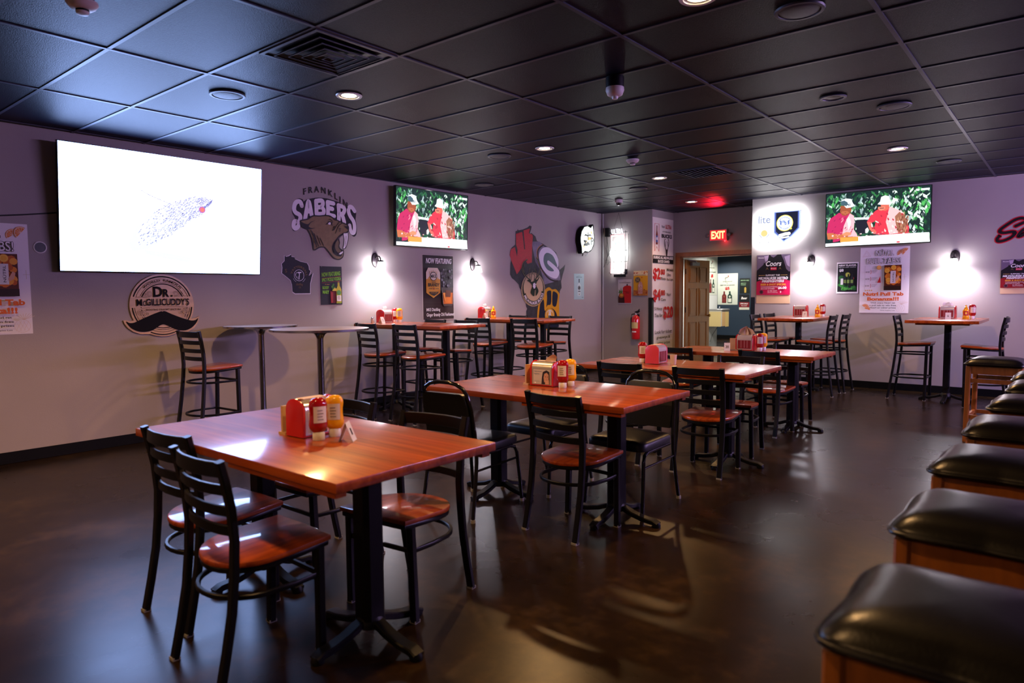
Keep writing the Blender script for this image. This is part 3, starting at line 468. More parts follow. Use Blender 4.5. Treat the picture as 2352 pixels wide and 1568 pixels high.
# ------------------------------------------------------------------ televisions
def television(name, label, wd, ht, loc, rotz, tilt, art_fn, arm):
    t = thing(name, label, 'television', loc, rotz)
    R = Matrix.Rotation(tilt, 4, 'X')
    def fin(o): o.data.transform(R); return o
    b = MB(); b.box((0, .02, 0), (wd+.016, .040, ht+.016), M_blackg); b.box((0, .055, -.05), (wd*.6, .04, ht*.55), M_iron); fin(b.build('housing', t))
    b = MB(); e = .008
    b.bar([(-wd/2-e/2, -.001, -ht/2-e/2), (wd/2+e/2, -.001, -ht/2-e/2), (wd/2+e/2, -.001, ht/2+e/2), (-wd/2-e/2, -.001, ht/2+e/2)], e*1.2, .008, M_blackg, side=(0, 1, 0), loop=True); fin(b.build('bezel', t))
    a = Art(.001, .0003); a.w = .0005; art_fn(a, wd, ht); fin(a.build('screen', t, smooth=0))
    b = MB(); b.box((0, .09+arm/2, 0), (.18, arm, .25), M_iron); b.build('wall_mount', t)
    return t
def screen_whale(a, W, Hh):
    rnd = random.Random(3); f = lambda u, v: ((u-.5)*W, (v-.5)*Hh)
    a.rect(-W/2, -Hh/2, W/2, Hh/2, E(BIG_TV_COL, BIG_TV, 'white_picture'))
    tint = [E((.10, .12, .42), 1.0), E((.22, .26, .60), 1.1), E((.42, .48, .85), 1.3), E((.6, .68, 1), 1.6)]
    outl = [(.718, .66), (.643, .691), (.557, .636), (.486, .6), (.429, .525), (.357, .39), (.32, .265), (.335, .205), (.4, .224), (.5, .322), (.593, .45), (.664, .526), (.707, .626)]
    def inside(x, y):
        c = False; n = len(outl)
        for i in range(n):
            (x1, y1), (x2, y2) = outl[i], outl[(i+1) % n]
            if (y1 > y) != (y2 > y) and x < (x2-x1)*(y-y1)/(y2-y1)+x1: c = not c
        return c
    k = 0
    a.flat([f(.52+(x-.52)*1.12, .46+(y-.46)*1.12) for x, y in outl], E((.90, .95, 1), 1.05))
    a.flat([f(x, y) for x, y in ((.37, .19), (.38, .155), (.50, .115), (.60, .095), (.605, .135), (.50, .165))], E((.90, .95, 1), 1.05))
    a.flat([f(x, y) for x, y in ((.35, .71), (.35, .66), (.42, .60), (.50, .57), (.50, .63), (.43, .65))], E((.90, .95, 1), 1.05))
    while k < 1500:
        x, y = rnd.uniform(.31, .72), rnd.uniform(.2, .7)
        if not inside(x, y): continue
        dens = .18+.82*((x-.31)/.41)**1.5
        k += 1
        if rnd.random() > dens: continue
        ang = .75+rnd.uniform(-.25, .25); L = rnd.uniform(.004, .011); wv = rnd.uniform(.0014, .0032)
        p = f(x, y); q = (p[0]+W*L*math.cos(ang), p[1]+W*L*math.sin(ang))
        a.stroke([p, q], W*wv, tint[min(3, int(.8+rnd.random()**.8*(3.4-2.3*(x-.31)/.41)))]); a.w -= a.step
    a.w += a.step
    for i in range(60):
        s_ = i/59; x = .655+.06*s_; p = f(x, .555+.10*s_+rnd.uniform(-.012, .008)); a.disc(p[0], p[1], W*rnd.uniform(.0015, .004), tint[rnd.randint(0, 1)], n=6); a.w -= a.step
    for i in range(22):
        s_ = i/21; p = f(.361+.132*s_, .685-.085*s_**.8); a.disc(p[0], p[1], W*rnd.uniform(.0008, .002), tint[1], n=6); a.w -= a.step
    for i in range(90):
        x = rnd.uniform(.386, .586); p = f(x, .17-.05*(x-.386)/.2+rnd.uniform(-.012, .012)); a.stroke([p, (p[0]+W*.012, p[1]-.002)], W*.0012, tint[3]); a.w -= a.step
    a.w += a.step
    p = f(.664, .570); a.disc(p[0], p[1], W*.017, E((.42, .10, .45), 1.1)); a.disc(p[0]+W*.001, p[1], W*.012, E((1, .13, .04), 1.3))
def screen_golf(a, W, Hh):
    rnd = random.Random(11); f = lambda p: ((p[0]-.5)*W, (p[1]-.5)*Hh); G = TR['g']; s = TV_L
    a.rect(-W/2, -Hh/2, W/2, Hh/2, E((.006, .02, .018), s))
    leaf = [E((.01, .06, .02), s), E((.03, .16, .05), s), E((.01, .03, .03), s), E((.08, .42, .10), s), E((.55, .75, .60), s), E((.30, .42, .42), s), E((.85, .95, .95), s), E((.02, .10, .05), s)]
    for k in range(760):
        u, v = rnd.uniform(0, 1), rnd.uniform(.16, 1); L = rnd.uniform(.02, .085); ang = rnd.uniform(-2.3, -.7)
        m = leaf[rnd.choice((0, 0, 1, 1, 2, 2, 3, 4, 5, 7, 7) if u < .55 else (0, 1, 1, 2, 3, 3, 4, 4, 5, 6, 7))]
        if v < .45 and rnd.random() < .7: m = leaf[rnd.choice((2, 0, 7))]
        du, dv = L*math.cos(ang), L*math.sin(ang)*1.6; n_ = L*.22
        pts = [(u, v), (u+du*.5+n_, v+dv*.5+n_*.4), (u+du, v+dv), (u+du*.5-n_, v+dv*.5-n_*.4)]
        pts = [f((min(max(x, .003), .997), min(max(y, .003), .997))) for x, y in pts]
        ar = abs(sum(p[0]*q[1]-q[0]*p[1] for p, q in zip(pts, pts[1:]+pts[:1])))
        if ar > 1e-6: a.flat(pts, m); a.w -= a.step
    a.w += a.step
    D = lambda k, m: a.flat([f(p) for p in G[k]], m)
    D('cart', E((.7, .75, .8), s)); D('cartd', E((.01, .012, .02), s))
    D('shirt1', E((.48, .02, .10), s)); D('shirt1lit', E((.85, .42, .46), s)); D('arm1', E((.50, .14, .05), s)); D('head1', E((.30, .07, .03), s)); D('cap1', E((.85, .90, .95), s)); D('cap1d', E((.05, .10, .13), s))
    a.text('VII', *f((.185, .745)), W*.06, Hh*.05, E((.05, .08, .1), s), .02)
    D('shirt2', E((.62, .035, .06), s)); D('shirt2lit', E((.85, .45, .46), s)); D('arm2', E((.62, .13, .10), s)); D('head2', E((.60, .12, .08), s)); D('hat2', E((.92, .95, 1), s)); D('hair', E((.30, .12, .07), s))
    sh = lambda pts, m: a.flat([f(p) for p in pts], m)
    sh([(.155, .63), (.165, .66), (.215, .66), (.235, .63), (.225, .60), (.20, .585), (.185, .60)], E((.42, .12, .05), s)); sh([(.185, .625), (.20, .632), (.205, .622)], E((.05, .02, .02), s)); sh([(.20, .595), (.222, .602), (.215, .590)], E((.20, .03, .03), s))
    sh([(.515, .665), (.52, .69), (.585, .69), (.585, .655), (.575, .63), (.55, .615), (.53, .625)], E((.72, .20, .13), s)); sh([(.53, .668), (.575, .668), (.572, .655), (.535, .655)], E((.10, .03, .03), s))
    for k in range(26):
        u, v = rnd.uniform(.05, .27), rnd.uniform(.17, .50); L = rnd.uniform(.02, .07)
        sh([(u, v), (u+.012, v+L*.3), (u+.018, v+L), (u+.004, v+L*.6)], E((.30, .01, .07), s) if rnd.random() < .55 else E((.80, .22, .30), s)); a.w -= a.step
    for k in range(30):
        u, v = rnd.uniform(.46, .78), rnd.uniform(.19, .58); L = rnd.uniform(.02, .08)
        sh([(u, v), (u+.010, v+L*.3), (u-.006, v+L), (u-.010, v+L*.5)], E((.42, .02, .04), s) if rnd.random() < .5 else E((.90, .60, .58), s)); a.w -= a.step
    for k in range(34):
        u, v = rnd.uniform(.70, .80), rnd.uniform(.18, .52); sh([(u, v), (u+.006, v+.02), (u+.004, v+.07), (u-.004, v+.04)], E((.16, .05, .03), s) if rnd.random() < .6 else E((.48, .24, .14), s)); a.w -= a.step
    for k in range(40):
        u, v = rnd.uniform(.06, .80), rnd.uniform(.13, .22); sh([(u, v), (u+.018, v+.004), (u+.014, v+.02), (u-.002, v+.014)], E(rnd.choice([(.9, .85, .85), (.1, .08, .1), (.5, .1, .08), (.7, .3, .3)]), s)); a.w -= a.step
    a.w += a.step*2
    sh([(.21, .50), (.235, .54), (.255, .46), (.25, .38), (.235, .30), (.225, .42)], E((.92, .80, .80), s)); sh([(.165, .225), (.21, .265), (.26, .25), (.255, .205), (.19, .19)], E((.62, .24, .12), s))
    D('ball', E((.9, .85, .85), s)); D('white', E((.95, .97, 1), s*1.1)); D('orange', E((1, .30, .05), s))
    a.text('NEWS: PAIRINGS FOR NEXT ROUND', *f((.37, .105)), W*.42, Hh*.022, E((.25, .25, .3), s)); a.rect(*f((.70, .015)), *f((.73, .04)), E((.8, .03, .05), s))
    for u, wv in ((.865, .03), (.91, .075)): a.rect(*f((u, .92)), *f((u+wv, .955)), E((.85, .9, 1), s))
tl = WL(1.392, .13)
television('big_television', 'huge wall television showing a dotted whale on a white screen', 1.90, 1.122, (tl[0], tl[1], 2.222), RL, math.radians(5.5), screen_whale, .08)
tl = WL(4.915, .12)
television('television', 'television on the left wall showing two people in red shirts outdoors', 1.325, .762, (tl[0], tl[1], 2.452), RL, math.radians(2), screen_golf, .05)
television('television', 'television on the right wall beside the white glowing signs', 1.345, .770, (3.500, YR-.11, 2.470), 0, math.radians(1), screen_golf, .04)

# ------------------------------------------------------------------ tables
def bolt_base(b, x, y, L=.29, W=.27, z=0):
    for (dx, dy, q) in ((1, 0, L), (-1, 0, L), (0, 1, W), (0, -1, W)):
        pts = [(x+dx*r, y+dy*r, h) for r, h in ((.0, .085), (.06, .075), (.12, .052), (q*.7, .034), (q-.03, .030), (q, .016))]
        b.bar(pts, .030, .055, M_iron, side=(0, 0, 1))
        b.lathe([(.026, 0), (.028, .012), (.020, .030), (0, .036)], M_iron, 14, c=(x+dx*(q-.012), y+dy*(q-.012), 0))
def make_table(name, label, group, x0, x1, y0, y1, z, cols, loc, axis=0, sq=.075, batten=True):
    cx, cy = (x0+x1)/2, (y0+y1)/2; t = thing(name, label, 'table', (cx, cy, 0), 0, group)
    hx, hy = (x1-x0)/2, (y1-y0)/2
    b = MB(); b.slab([(-hx, -hy), (hx, -hy), (hx, hy), (-hx, hy)], z-.036, z, M_topx if axis == 0 else M_topy, bev=.004); b.build('tabletop', t)
    if batten:
        b = MB(); b.slab([(-hx+.1, -hy+.09), (hx-.1, -hy+.09), (hx-.1, hy-.09), (-hx+.1, hy-.09)], z-.058, z-.0362, M_topx if axis == 0 else M_topy, bev=.01); b.build('underframe', t)
    else:
        for s in (-1, 1):
            b = MB(); b.box((hx*.52, s*(hy-.035), z-.047), (hx*.9, .045, .0215), M_topx); b.build('batten', t)
    for (px, py) in cols:
        px -= cx; py -= cy
        b = MB(); b.bar([(px, py, .06), (px, py, z-.06)], sq, sq, M_iron); b.box((px, py, z-.061), (.26, .26, .006), M_iron); b.build('column', t)
        b = MB(); b.lathe([(.065, .06), (.062, .085), (.045, .11)], M_iron, 18, c=(px, py, 0)); bolt_base(b, px, py); b.build('base', t)
    return t
ZT, ZH, ZR = .80, 1.07, 1.055
make_table('dining_table', 'cherry wood dining table nearest the view', 'dining tables down the middle', 2.33, 3.89, -.38, .42, ZT, [(2.63, .09), (3.53, .03)], None, sq=.10, batten=False)
make_table('dining_table', 'second cherry dining table, under the hygiene advert napkin holder', 'dining tables down the middle', 2.34, 3.88, 1.49, 2.31, ZT, [(2.60, 1.94), (3.55, 1.97)], None, sq=.10, batten=False)
make_table('dining_table', 'third cherry dining table, under the pink napkin holder and tan cup', 'dining tables down the middle', 2.34, 3.86, 3.30, 4.12, ZT, [(2.6, 3.75), (3.55, 3.75)], None, sq=.10, batten=False)
make_table('dining_table', 'farthest cherry dining table, with the tent card 20 on it', 'dining tables down the middle', 2.30, 3.85, 5.07, 5.83, ZT, [(2.6, 5.54), (3.52, 5.54)], None, sq=.10, batten=False)
make_table('high_table', 'high cherry table against the left wall below the brandy poster and bare wall lamp', 'high tables on the left wall', -1.19, .33, 3.60, 4.36, ZH, [(-.85, 3.98), (.05, 3.98)], None, sq=.07)
make_table('high_table', 'high cherry table against the left wall below the state shaped team decal', 'high tables on the left wall', -1.16, .29, 5.57, 6.31, ZH, [(-.62, 5.94), (.0, 5.94)], None, sq=.07)
make_table('high_table', 'high table at the right wall with the tent card 7', 'high tables on the right wall', 2.28, 3.03, 7.95, 9.15, ZR, [(2.66, 8.55)], None, axis=1)
make_table('high_table', 'high table at the right wall with the tent card 6', 'high tables on the right wall', 4.11, 4.88, 7.95, 9.15, ZR, [(4.50, 8.55)], None, axis=1)
M_lam = P('grey_laminate', (.34, .26, .22), .35, coat=.3, var=.1, scale=6)
def make_round(label, x, y, r, z):
    t = thing('cocktail_table', label, 'table', (x, y, 0), 0, 'round cocktail tables')
    b = MB(); b.lathe([(0, z-.022), (r-.012, z-.022), (r-.004, z-.018), (r-.004, z-.0005), (r-.006, z), (0, z)], M_lam, 56); b.build('tabletop', t)
    b = MB(); b.lathe([(r-.0035, z-.020), (r+.002, z-.019), (r+.002, z-.001), (r-.0035, z)], M_chrome, 56, caps=False); b.build('edge_band', t)
    b = MB(); b.lathe([(.030, .02), (.030, z-.10), (.034, z-.085), (.05, z-.055), (.085, z-.034), (.12, z-.026), (.12, z-.022)], M_chrome, 24); b.build('pole', t)
    b = MB(); b.lathe([(0, 0), (.27, 0), (.275, .008), (.25, .018), (.06, .035), (.034, .05), (0, .05)], M_iron, 36); b.build('base', t)
make_round('round grey-topped cocktail table nearer the big television, on a slim metal pole', -.85, 2.14, .37, 1.115)
make_round('larger round grey-topped cocktail table partly in front of the other round one', .28, 2.08, .45, 1.115)

# ------------------------------------------------------------------ ladder back chairs and bar chairs
def make_chair(name, label, cat, hs, ht, group, spread, rings):
    t = thing(name, label, cat, (0, 0, 0), 0, group)
    for s in (-1, 1):
        if hs < .6: pts = [(.191, -.251, .004), (.190, -.222, .14), (.189, -.196, .28), (.188, -.182, .42), (.187, -.176, .54), (.188, -.185, .66), (.190, -.204, .76), (.192, -.223, ht)]
        else: pts = [(spread, -.263, .004), (.210, -.235, .2), (.200, -.205, .42), (.192, -.182, .64), (.188, -.175, .76), (.188, -.180, .88), (.189, -.198, 1.0), (.190, -.218, ht)]
        b = MB(); b.bar([(s*x, y, z) for x, y, z in pts], .027, .037, M_black, side=(0, 1, 0)); l = b.build('leg', t)
        b = MB(); b.box((s*pts[0][0], pts[0][1], .006), (.036, .030, .012), M_glide); b.build('foot_glide', l)
        fx = .193 if hs < .6 else .205
        b = MB(); b.bar([(s*fx, .160, .004), (s*.185, .168, hs-.024)], .035, .035, M_black, side=(0, 1, 0)); l = b.build('leg', t)
        b = MB(); b.box((s*fx, .160, .006), (.033, .033, .012), M_glide); b.build('foot_glide', l)
    zc = lambda d: ht-d
    yb = lambda z: -.223+.0+(ht-z)*.19 if ht-z < .25 else -.177
    for k, (d, h) in enumerate(((.034, .056), (.110, .038), (.190, .038), (.266, .038))):
        z = zc(d); y = -.218+d*.17; b = MB()
        b.bar([(-.185, y, z), (-.12, y-.020, z), (-.05, y-.031, z), (.05, y-.031, z), (.12, y-.020, z), (.185, y, z)], h, .014, M_black, side=(0, 0, 1)); b.build('back_slat', t)
    poly = [(.198, .215), (.203, .10)]+[(.205*math.cos(a), -.02-.185*math.sin(a)) for a in [PI*k/16 for k in range(17)]]+[(-.203, .10), (-.198, .215), (0, .222)]
    b = MB(); b.slab(poly, hs-.016, hs+.006, M_seat, bev=.006)
    for v in b.bm.verts: v.co.z += .058*v.co.y
    b.build('seat', t)
    b = MB(); q = .93; b.bar([(x*q, y*q, hs-.027+.057*y) for x, y in poly], .022, .02, M_black, side=(0, 0, 1), loop=True); b.build('seat_frame', t)
    for (zr, sp) in rings:
        b = MB(); pts = [(.19*sp, .165, zr), (.20*sp, .05, zr)]+[(.20*sp*math.cos(a), -.03-.185*sp*math.sin(a), zr) for a in [PI*k/14 for k in range(1, 14)]]+[(-.20*sp, .05, zr), (-.19*sp, .165, zr)]
        b.bar(pts, .020, .016, M_black, side=(0, 0, 1), loop=True); b.build('stretcher', t)
    return t
CH = make_chair('dining_chair', 'black ladder-back chair farthest left at the nearest table, its seat shining white', 'chair', .445, .841, 'ladder-back dining chairs', .19, [(.315, 1.0)])
CH.location = (2.721, -.195, 0); CH.rotation_euler = (0, 0, math.radians(1.8))
G1 = 'ladder-back dining chairs'
for lb, x, y, a in (
    ('black ladder-back chair nearest the view, its red seat half in shadow', 3.264, -.317, -2.1),
    ('black ladder-back chair across the nearest table, right of the folded white tent card', 3.369, .371, 186.4),
    ('black ladder-back chair on the far side of the nearest table, behind the mustard bottle', 2.645, .41, 180),
    ('black ladder-back chair with orange seat in front of the second table', 3.432, 1.69, -4.1),
    ('black ladder-back chair in front of the left half of the third table', 2.80, 3.47, 2),
    ('black ladder-back chair with red-lit seat in front of the right half of the third table', 3.50, 3.47, 1.9),
    ('black ladder-back chair behind the right half of the third table', 3.437, 4.17, 187.3),
    ('black ladder-back chair at the farthest table, seen just beyond the tan cup', 2.42, 5.25, 3),
    ('black ladder-back chair in front of the right half of the farthest table', 3.36, 5.25, -5),
    ('black ladder-back chair behind the right half of the farthest table', 3.36, 5.87, 184),
    ('black ladder-back chair behind the farthest table, mostly hidden by tent card 20 and the napkins', 2.75, 5.88, 178)):
    dup(CH, lb, (x, y, 0), math.radians(a), G1)
BC = make_chair('bar_chair', 'lone tall ladder-back bar chair beside the round moustache sign', 'bar chair', .735, 1.097, 'ladder-back bar chairs', .222, [(.60, 1.02), (.29, 1.12)])
BC.location = (-.779, 1.555, 0); BC.rotation_euler = (0, 0, math.radians(3))
G2 = 'ladder-back bar chairs'
for lb, x, y, a in (
    ('tall bar chair partly behind the larger round table, at the first left high table', -.62, 3.56, -6),
    ('tall bar chair before the first left high table, right of the round table', .03, 3.57, -4),
    ('tall bar chair behind the first left high table, below the brandy poster', -.80, 4.40, 176),
    ('tall bar chair behind the first left high table, at its outer end', -.24, 4.42, 181),
    ('tall bar chair before the second left high table, beside its wall end', -.68, 5.53, 3),
    ('tall bar chair before the second left high table, below the brown deer emblem', .125, 5.53, 5),
    ('tall bar chair behind the second left high table, nearer the wall', -.93, 6.29, 172),
    ('tall bar chair behind the second left high table, last one towards the corner', -.11, 6.29, 180),
    ('tall bar chair on the left side of the tent card 7 table, nearer the view', 2.33, 8.32, -90),
    ('tall bar chair on the left side of the tent card 7 table, nearer the wall', 2.35, 8.84, -92),
    ('tall bar chair on the right side of the tent card 7 table, nearer the view', 2.99, 8.27, 92),
    ('tall bar chair on the right side of the tent card 7 table, nearer the wall', 3.03, 8.78, 90),
    ('tall bar chair on the left side of the tent card 6 table', 4.12, 8.62, -90),
    ('tall bar chair right of the tent card 6 table, behind the wooden stool', 4.90, 8.32, 90)):
    dup(BC, lb, (x, y, 0), math.radians(a), G2)

def make_padded(label):
    t = thing('banquet_chair', label, 'chair', (0, 0, 0), 0, 'black padded banquet chairs')
    r = .0125
    b = MB(); half = [(.195, -.245, .42), (.192, -.255, .55), (.188, -.285, .70), (.178, -.305, .79), (.15, -.318, .835), (.105, -.325, .86), (.05, -.328, .87)]
    b.tube([(x, y, z) for x, y, z in half]+[(-x, y, z) for x, y, z in half[::-1]], r, M_blackg, 10); b.build('back_frame', t)
    for s in (-1, 1):
        b = MB(); b.tube([(s*.195, -.245, .46), (s*.197, -.245, .36), (s*.205, -.28, .15), (s*.212, -.31, .008)], r, M_blackg, 10); l = b.build('leg', t)
        b = MB(); b.lathe([(.0165, 0), (.016, .02)], M_glide, 12, c=(s*.212, -.31, 0)); b.build('foot_glide', l)
        b = MB(); b.tube([(s*.19, -.20, .402), (s*.192, .13, .402), (s*.195, .178, .388), (s*.20, .20, .35), (s*.208, .225, .15), (s*.212, .24, .008)], r, M_blackg, 10); l = b.build('leg', t)
        b = MB(); b.lathe([(.0165, 0), (.016, .02)], M_glide, 12, c=(s*.212, .24, 0)); b.build('foot_glide', l)
        b = MB(); b.tube([(s*.2, -.255, .31), (s*.2, .20, .31)], .008, M_blackg, 8); b.build('stretcher', t)
    b = MB()
    def rr(hx, y0, y1, c):
        o = []
        for cx, cy, a0 in ((hx-c, y1-c, 0), (-hx+c, y1-c, PI/2), (-hx+c, y0+c, PI), (hx-c, y0+c, 1.5*PI)):
            o += [(cx+c*math.cos(a0+k*PI/12), cy+c*math.sin(a0+k*PI/12)) for k in range(7)]
        return o
    lv = [(.012, .412), (.0, .418), (.0, .455), (.008, .470), (.03, .480), (.08, .486), (.15, .488)]
    b.shell([[(x, y, z) for x, y in rr(.212-d, -.22+d, .225-d, .06 if d < .05 else .02)] for d, z in lv], M_vinyl); b.build('seat_cushion', t, smooth=60)
    b = MB(); rings = []
    for d, w_ in ((-.018, .02), (-.022, .0), (.0, -.004), (.022, .0), (.024, .01)):
        ring = []
        for x, z in [(.178-max(w_, 0), .50), (.183-max(w_, 0), .60), (.178-max(w_, 0), .72), (.165-max(w_, 0), .785), (.14, .80-max(w_, 0)), (-.14, .80-max(w_, 0)), (-.165+max(w_, 0), .785), (-.178+max(w_, 0), .72), (-.183+max(w_, 0), .60), (-.178+max(w_, 0), .50)]:
            yy = -.250-.0*z-(.26*(z-.50) if z > .5 else 0)*.75
            ring.append((x, yy+d, z))
        rings.append(ring)
    b.shell(rings, M_vinyl); b.build('backrest', t, smooth=50)
    return t
PC = make_padded('black padded chair with rounded tube back, at the near left of the second table')
PC.location = (2.66, 1.63, 0); PC.rotation_euler = (0, 0, math.radians(5))
dup(PC, 'black padded chair with rounded tube back behind the right end of the second table', (3.47, 2.28, 0), math.radians(182))
dup(PC, 'black padded chair behind the second table, mostly hidden by the hygiene advert holder', (2.74, 2.30, 0), math.radians(180))

# ------------------------------------------------------------------ wooden bar stools
def make_stool(label):
    t = thing('bar_stool', label, 'bar stool', (0, 0, 0), 0, 'wooden bar stools with black cushions'); h = .195; zt = .715
    for sx in (-1, 1):
        for sy in (-1, 1):
            b = MB(); b.bar([(sx*(h+.006), sy*(h+.006), .002), (sx*h, sy*h, zt-.002)], .042, .042, M_frame, side=(1, 0, 0)); b.build('leg', t)
    for k in range(4):
        R = Matrix.Rotation(k*PI/2, 3, 'Z')
        b = MB(); b.box(R @ Vector((0, -h, zt-.037)), (.35, .022, .07) if k % 2 == 0 else (.022, .35, .07), M_frame); b.build('apron', t)
        zz = .58 if k % 2 == 0 else .55
        b = MB(); b.box(R @ Vector((0, -h, zz)), (.35, .02, .038) if k % 2 == 0 else (.02, .35, .038), M_frame); b.build('stretcher', t)
        b = MB(); b.box(R @ Vector((0, -h-.002, .24)), (.355, .022, .035) if k % 2 == 0 else (.022, .355, .035), M_frame); b.build('foot_rail', t)
    b = MB(); n = 24; N = 4*n; rings = []
    def sq(hw, k, pinch=0):
        a = 2*PI*k/N; c, s_ = math.cos(a), math.sin(a); p = 10
        rr_ = (abs(c)**p+abs(s_)**p)**(-1/p); cr = (abs(c*s_)*2)**6
        rr_ *= 1-pinch*(1-abs(c*s_)*2)
        return (hw*rr_*c, hw*rr_*s_)
    for hw, z, pn in ((.215, zt, .02), (.232, zt+.010, .03), (.235, zt+.022, .035), (.226, zt+.034, .03), (.205, zt+.054, .03), (.18, zt+.067, .02), (.14, zt+.076, 0), (.09, zt+.081, 0), (.03, zt+.083, 0)):
        rings.append([(*sq(hw, k, pn), z) for k in range(N)])
    b.shell(rings, M_leather); cu = b.build('cushion', t, smooth=70)
    b = MB(); b.tube([(*sq(.234, k, .035), zt+.018) for k in range(N)], .007, M_leather, 8, loop=True); b.build('piping', cu)
    return t
ST = make_stool('wooden bar stool with black cushion nearest the view, at the bottom right corner')
ST.location = (5.60, -.115, 0); ST.rotation_euler = (0, 0, math.radians(-1))
for lb, x, y, a in (
    ('second nearest wooden bar stool in the row at the right edge, black cushion', 5.585, .655, -1),
    ('third nearest wooden bar stool in the row at the right edge, black cushion', 5.565, 1.475, -2),
    ('fourth nearest wooden bar stool in the row at the right edge, black cushion', 5.575, 2.34, 1),
    ('fifth nearest wooden bar stool in the row at the right edge, just its corner showing', 5.60, 3.25, -1),
    ('sixth nearest wooden bar stool in the row at the right edge, a sliver of cushion', 5.63, 4.15, 0),
    ('farthest bar stool cushion in the row, just below the pulled-out stool', 5.62, 4.86, 0),
    ('wooden bar stool pulled out of the row, its orange frame in full view', 5.20, 6.08, -3)):
    dup(ST, lb, (x, y, 0), math.radians(a))

# ------------------------------------------------------------------ table things
M_cardblue = K('#5a7fa8'); M_ink = K('#141414'); M_lblw = K('#d8d0c8'); M_face = P('steel_band', (.62, .58, .52), .22, metal=.6)
def make_holder(label, group='napkin holders', advert=0, napkin='none', red=None, face=None):
    """red arched napkin holder; long axis X, faces look along -Y and +Y"""
    t = thing('napkin_holder', label, 'napkin holder', (0, 0, 0), 0, group); red = red or M_redpl; face = face or M_face
    D, Hh, L = .062, .165, .095
    def prof(k, n=9):
        o = [(-D*k, .004)]
        for i in range(n): a = PI-PI*i/(n-1); o.append((D*k*math.cos(a)*(1 if True else 1), Hh*k-.045*k+.045*k*math.sin(a)))
        o.append((D*k, .004)); return o
    b = MB(); b.shell([[(x, y, z) for y, z in prof(.96)] for x in (-L+.008, L-.008)], red); b.build('shell', t)
    for s in (-1, 1):
        b = MB(); b.shell([[(s*(L-.012), y, z) for y, z in prof(1.0)], [(s*(L-.004), y, z) for y, z in prof(1.03)], [(s*L, y*.96, z*.98) for y, z in prof(1.0)]], red); b.build('end_plate', t)
        b = MB(); pts = [(s*D*.985, .012), (s*D*.985, .118), (s*D*.93, .139), (s*D*.76, .153), (s*D*.5, .1625)]
        b.shell([[(x, y, z) for y, z in pts]+[(x, y*.94, z-.003) for y, z in pts[::-1]] for x in (-L+.016, L-.016)], face); f = b.build('face_plate', t)
        if advert:
            a = Art(D*.985+.0008, .0003); a.sheet(-.066, .016, .066, .112, K('#c9c3c6'), D*.985+.001)
            a.text('Help prevent', -.060, .094, .062, .010, M_cardblue, .01); a.text('hygiene', -.060, .078, .044, .011, M_cardblue, .01)
            a.rect(-.06, .03, -.01, .032, K('#9aa3b0')); a.rect(-.06, .036, -.018, .038, K('#9aa3b0'))
            a.flat([(.0, .016), (.004, .06), (.012, .098), (.04, .110), (.064, .10), (.066, .016)], K('#2a2730'))
            a.flat([(.022, .03), (.018, .06), (.024, .086), (.044, .094), (.058, .08), (.058, .05), (.048, .03)], K('#c79a86'))
            a.flat([(.03, .016), (.03, .036), (.046, .052), (.06, .045), (.062, .016)], K('#d2a48f'))
            a.disc(.035, .066, .003, K('#2a2730')); a.disc(.051, .066, .003, K('#2a2730')); a.stroke([(.04, .046), (.05, .046)], .003, K('#9c4a44'))
            a.disc(-.048, .024, .005, K('#ffffff'))
            o = a.build('advert_card', f, smooth=0)
            if s > 0: o.rotation_euler = (0, 0, PI)
        elif face is M_clear:
            a = Art(D*.985+.0008, .0003); a.w = D*.985+.0006
            a.rect(-.07, .02, .07, .11, K('#7c1a22')); 
            for x in (-.035, .0, .03): a.rect(x, .03, x+.004, .108, K('#c98f96'))
            o = a.build('window', f, smooth=0)
            if s > 0: o.rotation_euler = (0, 0, PI)
    b = MB(); b.box((0, 0, .1655), (.12, .05, .004), M_napkin); b.build('napkin_stack', t)
    if napkin == 'white':
        m = M_paper; b = MB()
        b.shell([[(-.05, -.015, .163), (-.02, .012, .168), (.02, -.01, .166), (.05, .014, .163)], [(-.06, -.02, .19), (-.02, .018, .198), (.025, -.016, .196), (.055, .02, .186)], [(-.045, -.004, .212), (-.015, .022, .206), (.018, -.006, .214), (.04, .012, .197)]], m, closed=False, caps=False); b.build('napkin', t, smooth=80)
    if napkin == 'tan':
        for (x, rz) in ((-.03, .35), (.045, -.4)):
            b = MB(); R = Matrix.Rotation(rz, 3, 'Y')
            pts = [[(-.055, -.01, 0), (0, .012, 0), (.055, -.008, 0)], [(-.05, -.018, .05), (0, .016, .055), (.05, -.016, .045)], [(-.012, -.012, .095), (0, .01, .105), (.010, -.008, .09)]]
            b.shell([[R @ Vector(p)+Vector((x, 0, .160)) for p in r] for r in pts], M_napkin, closed=False, caps=False); b.build('napkin', t, smooth=80)
    if napkin == 'curl':
        b = MB(); b.shell([[(.0, -.02, .165), (.03, .0, .166), (.06, .02, .165)], [(.015, -.015, .19), (.045, .004, .20), (.07, .018, .185)], [(.05, -.004, .212), (.065, .006, .21), (.075, .012, .196)]], M_napkin, closed=False, caps=False); b.build('napkin', t, smooth=80)
    return t
